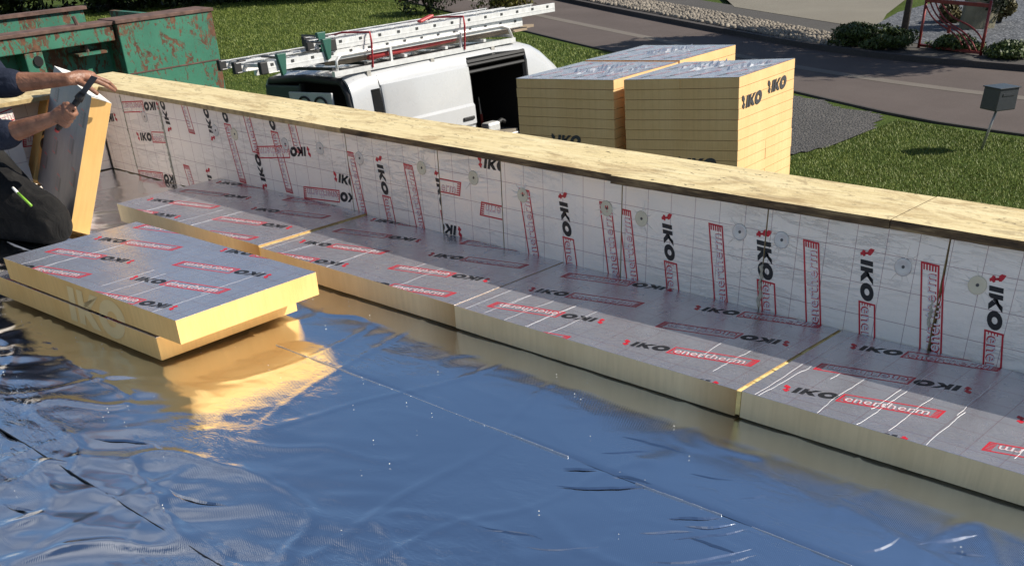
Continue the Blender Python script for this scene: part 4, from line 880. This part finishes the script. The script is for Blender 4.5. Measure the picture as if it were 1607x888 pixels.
ladder('long lower ladder reaching furthest back over the skip side', W_(.52, -1.12, 2.085), W_(.52, 3.15, 2.085), .52, 15); ladder('upper ladder on the near side, red straps round it', W_(.56, -.12, 2.195), W_(.62, 3.76, 2.195), .44, 13); ladder('narrow ladder on the far side of the van roof', W_(-.02, -1.0, 2.10), W_(-.02, 3.05, 2.10), .42, 14, .09); ladder('short upper ladder lying over the far one', W_(-.02, .25, 2.205), W_(-.0, 3.45, 2.205), .38, 11, .085)
M['bracket'] = plain('green plastic', (.012, .085, .06), .5)
for k, (x, y, z, lab) in enumerate([(.80, -.88, 2.09, 'green bracket at the lower ladder end'), (.80, -.22, 2.16, 'green bracket hooking the middle of the ladders'), (.36, .05, 2.20, 'second green bracket hooking over the ladders')]):
    t = thing('ladder_bracket', lab, 'bracket'); t.matrix_world = VR @ Matrix.Translation((x, y, z)); m = MB(); P = [(-.04, .16), (.09, .16), (.05, -.04), (-.0, -.06)]
    m.v = [(xx, a, b) for xx in (-.025, .025) for a, b in P]; m.f = [(0, 1, 2, 3), (7, 6, 5, 4), (0, 4, 5, 1), (1, 5, 6, 2), (2, 6, 7, 3), (3, 7, 4, 0)]; m.m = [0] * 6; m.build('plate', M['bracket'], t, bevel=.006); m = MB(); m.tube([(-.03, .02, .12), (-.36, .02, .13)], .012, 6); m.build('hook', M['screw'], t)
M['strap'] = plain('red strap', (.34, .02, .03), .7)
for y, lab in ((.42, 'red strap tying the ladders near the rear of the van'), (1.98, 'red strap tying the ladders towards the front')):
    t = thing('tie_strap', lab, 'strap'); t.matrix_world = VR; m = MB(); m.tube([(.83, y, ZR + .0), (.86, y, ZR + .2), (.87, y, 2.22), (.85, y + .01, 2.315), (.3, y + .03, 2.315), (-.2, y + .05, 2.25), (-.3, y + .05, 2.12)], .012, 6); m.build('webbing', M['strap'], t)
tag(MB().box(-.04, .04, -.12, .12, -.015, .015, 0, VR @ Matrix.Translation((.40, 1.75, 2.325)) @ Matrix.Rotation(.2, 4, 'X')).build('red_cloth', M['red_tube'], bevel=.012), 'red rag tied on top of the ladders', 'rag')

# ================================================================ the worker kneeling at the left edge
def skinmat():
    t = NT('skin'); f = t.noise(18, 5); t.p(Base_Color=t.ramp(f, (.3, (.17, .075, .043)), (.7, (.30, .145, .088))), Roughness=.48, Subsurface_Weight=.08, Subsurface_Radius=(.012, .005, .003), Subsurface_Scale=.5); t.bump(t.math('ADD', t.noise(60, 4), t.noise(22, 3, .5, t.map((1, 3, 3)), 1.0)), .6, .005); return t.m
M['skin'] = skinmat()
def cloth(name, a, b, sc_=9):
    t = NT(name); f = t.noise(sc_, 6, .6, dist=1.0); t.p(Base_Color=t.ramp(f, (.3, a), (.7, b)), Roughness=.9, Specular_IOR_Level=.2, Sheen_Weight=.0); t.bump(f, .8, .03); return t.m
M['navy'] = cloth('navy sweater', (.008, .011, .022), (.022, .028, .048)); M['black_cloth'] = cloth('black work trousers', (.005, .005, .0055), (.020, .019, .018)); M['hair'] = plain('dark hair', (.02, .014, .01), .7)
def capsules(chains, voxel, name, mat, parent, smooth_it=6):
    """chains of (point, radius): tapered limbs fused into one skin by a voxel remesh"""
    m = MB()
    for ch in chains:
        P = []; Rr = []
        for i in range(len(ch) - 1):
            a, ra = Vector(ch[i][0]), ch[i][1]; b, rb = Vector(ch[i + 1][0]), ch[i + 1][1]; n = max(2, int((b - a).length / max(.006, .5 * min(ra, rb))))
            for k in range(n): P.append(a.lerp(b, k / n)); Rr.append(ra + (rb - ra) * k / n)
        P.append(Vector(ch[-1][0])); Rr.append(ch[-1][1])
        d0 = (P[0] - P[1]).normalized(); d1 = (P[-1] - P[-2]).normalized()
        P = [P[0] + d0 * Rr[0] * .95, P[0] + d0 * Rr[0] * .6] + P + [P[-1] + d1 * Rr[-1] * .6, P[-1] + d1 * Rr[-1] * .95]; Rr = [Rr[0] * .3, Rr[0] * .8] + Rr + [Rr[-1] * .8, Rr[-1] * .3]
        m.tube(P, Rr, 12)
    o = m.build(name, mat, parent, True); r = o.modifiers.new('r', 'REMESH'); r.mode = 'VOXEL'; r.voxel_size = voxel; r.use_smooth_shade = True; s = o.modifiers.new('s', 'SMOOTH'); s.factor = .5; s.iterations = smooth_it
    return o
per = thing('person', 'kneeling worker in navy sweater and black trousers cutting an upright board with a knife', 'person')
# left arm steadies the top of the board, right arm holds the knife; both reach in from the left
LS, LE, LW = Vector((-5.42, 2.12, .84)), Vector((-5.11, 2.10, .672)), Vector((-4.845, 2.29, .682)); RS, RE, RW = Vector((-5.27, 1.87, .72)), Vector((-5.09, 2.02, .470)), Vector((-4.815, 2.165, .548))
lk = Vector((-4.862, 2.405, .672))      # knuckles of the left hand over the board edge
Lh = [[(LW, .026), (LW.lerp(lk, .5) + Vector((0, 0, .004)), .030), (lk, .028)]]
fing = [((-4.80, 2.395, .664), (-4.792, 2.445, .634), (-4.800, 2.485, .602)), ((-4.835, 2.42, .668), (-4.825, 2.475, .640), (-4.835, 2.51, .602)), ((-4.87, 2.43, .668), (-4.865, 2.488, .640), (-4.872, 2.522, .600)), ((-4.90, 2.425, .664), (-4.905, 2.475, .640), (-4.912, 2.51, .604))]
fing = [[Vector(f[0]), Vector(f[0]).lerp(Vector(f[1]), .85), Vector(f[0]).lerp(Vector(f[1]), .85) + (Vector(f[2]) - Vector(f[1])) * .8] for f in fing]
for i, f in enumerate(fing): Lh.append([(LW.lerp(lk, .55) + Vector((.012 - .010 * i, 0, .002)), .014), (f[0], .0115), (f[1], .0100), (f[2], .0082)])
Lh.append([(LW.lerp(lk, .2), .015), (Vector((-4.79, 2.345, .650)), .0125), (Vector((-4.785, 2.375, .618)), .010)])
kn = Vector((-4.765, 2.20, .575))       # right fist
K0, K1 = Vector((-4.822, 2.185, .512)), Vector((-4.700, 2.245, .622))      # knife handle axis
ax = (K1 - K0).normalized(); out = (Vector((0, 0, 1.35)) - kn).normalized(); out = (out - ax * out.dot(ax)).normalized(); sd2 = ax.cross(out)
Rh = [[(RW, .026), (RW.lerp(kn, .55), .031), (kn - sd2 * .0 - out * .0 , .030)]]
for i in range(4):
    c = K0 + ax * (.038 + .024 * i); Rh.append([(c - sd2 * .030 + out * .006, .0125), (c - sd2 * .012 + out * .030, .0125), (c + sd2 * .016 + out * .026, .0112), (c + sd2 * .024 + out * .002, .0100), (c + sd2 * .010 - out * .016, .0085)])
Rh.append([(RW.lerp(kn, .45) + ax * .02, .016), (K0 + ax * .125 - sd2 * .022 + out * .012, .0125), (K0 + ax * .140 + sd2 * .006 + out * .022, .0100)])
HIPL, HIPR = Vector((-5.62, 2.02, .40)), Vector((-5.58, 1.86, .40)); KR, FR_ = Vector((-4.93, 2.07, .10)), Vector((-5.42, 1.95, .06)); KL, FL = Vector((-5.34, 2.14, .09)), Vector((-5.80, 2.08, .06))
arms = [[(LS, .055), (LE, .043), (LE.lerp(LW, .3), .041), (LW, .026)], [(RS, .055), (RE, .043), (RE.lerp(RW, .3), .042), (RW, .027)]]
torso = [[((-5.60, 1.94, .46), .135), ((-5.50, 1.97, .66), .135), ((-5.40, 1.995, .80), .125)], [(LS, .06), ((-5.40, 1.995, .86), .085), (RS + Vector((0, 0, .01)), .06)], [((-5.38, 2.0, .88), .058), ((-5.33, 2.01, .97), .054)]]
headc = Vector((-5.28, 2.02, 1.06))
head = [[(headc + Vector((-.035, 0, .02)), .088), (headc + Vector((.02, 0, .015)), .085)], [(headc + Vector((.03, 0, -.04)), .06), (headc + Vector((.055, 0, -.085)), .034)], [(headc + Vector((.095, 0, .0)), .012), (headc + Vector((.118, 0, -.022)), .014)], [(headc + Vector((0, .088, -.01)), .016), (headc + Vector((-.005, .094, .015)), .018)], [(headc + Vector((0, -.088, -.01)), .016), (headc + Vector((-.005, -.094, .015)), .018)]]
legs = [[(HIPR, .115), (KR + Vector((-.02, 0, .03)), .075)], [(KR + Vector((0, 0, .0)), .068), (FR_, .046), (FR_ + Vector((-.08, 0, -.015)), .036)], [(HIPL, .115), (KL + Vector((0, 0, .03)), .075)], [(KL, .068), (FL, .046), (FL + Vector((-.08, 0, -.015)), .036)]]
capsules(arms + Lh + Rh + torso + head + legs, .0042, 'body', M['skin'], per, 3)
grow = lambda ch, g: [(p, r + g) for p, r in ch]
sleeves = [[(LS, .075), (LE, .064), (LE.lerp(LW, .20), .058)], [(RS, .075), (RE, .064), (RE.lerp(RW, .18), .060)]]
capsules(sleeves + [grow(c, .022) for c in torso[:2]], .008, 'sweater', M['navy'], per, 3)
capsules([grow(c, .024) for c in legs] + [[((-5.60, 1.94, .42), .16), ((-5.57, 1.95, .54), .15)]], .009, 'trousers', M['black_cloth'], per, 3)
capsules([[(headc + Vector((-.05, 0, .04)), .092), (headc + Vector((.0, 0, .055)), .085)]], .01, 'hair', M['hair'], per, 2)
for s in (-1, 1): m = MB(); m.tube([headc + Vector((.088, s * .032, .012)), headc + Vector((.100, s * .032, .012))], .011, 8); m.build('eye', M['rubber'], per, True)
m = MB(); m.tube([headc + Vector((.085, -.022, -.062)), headc + Vector((.094, 0, -.060)), headc + Vector((.085, .022, -.062))], .006, 6); m.build('mouth', M['red_ink'], per)
M['lime'] = plain('lime plastic', (.20, .42, .03), .45)
mk = thing('marker_pen', 'lime green marker in the trouser pocket of the worker', 'marker'); m = MB(); m.tube([(-4.905, 1.95, .268), (-4.815, 1.955, .225)], .006, 8); m.build('barrel', M['lime'], mk, True); m = MB(); m.tube([(-4.94, 1.949, .285), (-4.906, 1.95, .2685)], .0062, 8); m.build('cap', M['white_crumb'], mk, True)
kf = thing('insulation_knife', 'knife with black handle and dark blade in the hand of the worker', 'knife'); M['blade'] = plain('dark steel blade', (.10, .10, .10), .35, .8)
m = MB(); m.tube([K0 - ax * .02, K0, K0 + ax * .08, K1], [.010, .0135, .0125, .013], 9); m.build('handle', M['rubber'], kf, True); m = MB(); m.tube([K0 - ax * .034, K0 - ax * .021], [.009, .012], 8); m.build('pommel', M['red_tube'], kf, True); m = MB(); m.tube([K1, K1 + ax * .03], [.019, .016], 8); m.build('guard', M['rubber'], kf, True)
m = MB(); q = sd2; A_ = K1 + ax * .03; B_ = K1 + ax * .145; t_ = out * .0012
m.v = [tuple(v) for v in (A_ - q * .011 - t_, A_ + q * .011 - t_, B_ + q * .013 - t_, B_ - ax * .012 - q * .011 - t_, A_ - q * .011 + t_, A_ + q * .011 + t_, B_ + q * .013 + t_, B_ - ax * .012 - q * .011 + t_)]; m.f = [(0, 1, 2, 3), (7, 6, 5, 4), (0, 4, 5, 1), (1, 5, 6, 2), (2, 6, 7, 3), (3, 7, 4, 0)]; m.m = [0] * 6; m.build('blade', M['blade'], kf)

# kind stuff for small joined detail
for o in bpy.data.objects:
    if o.type == 'MESH' and o.name.split('.')[0] in ('print', 'crease', 'pucker', 'film_fold', 'lap_edge', 'joint_foam'): o['kind'] = 'stuff'
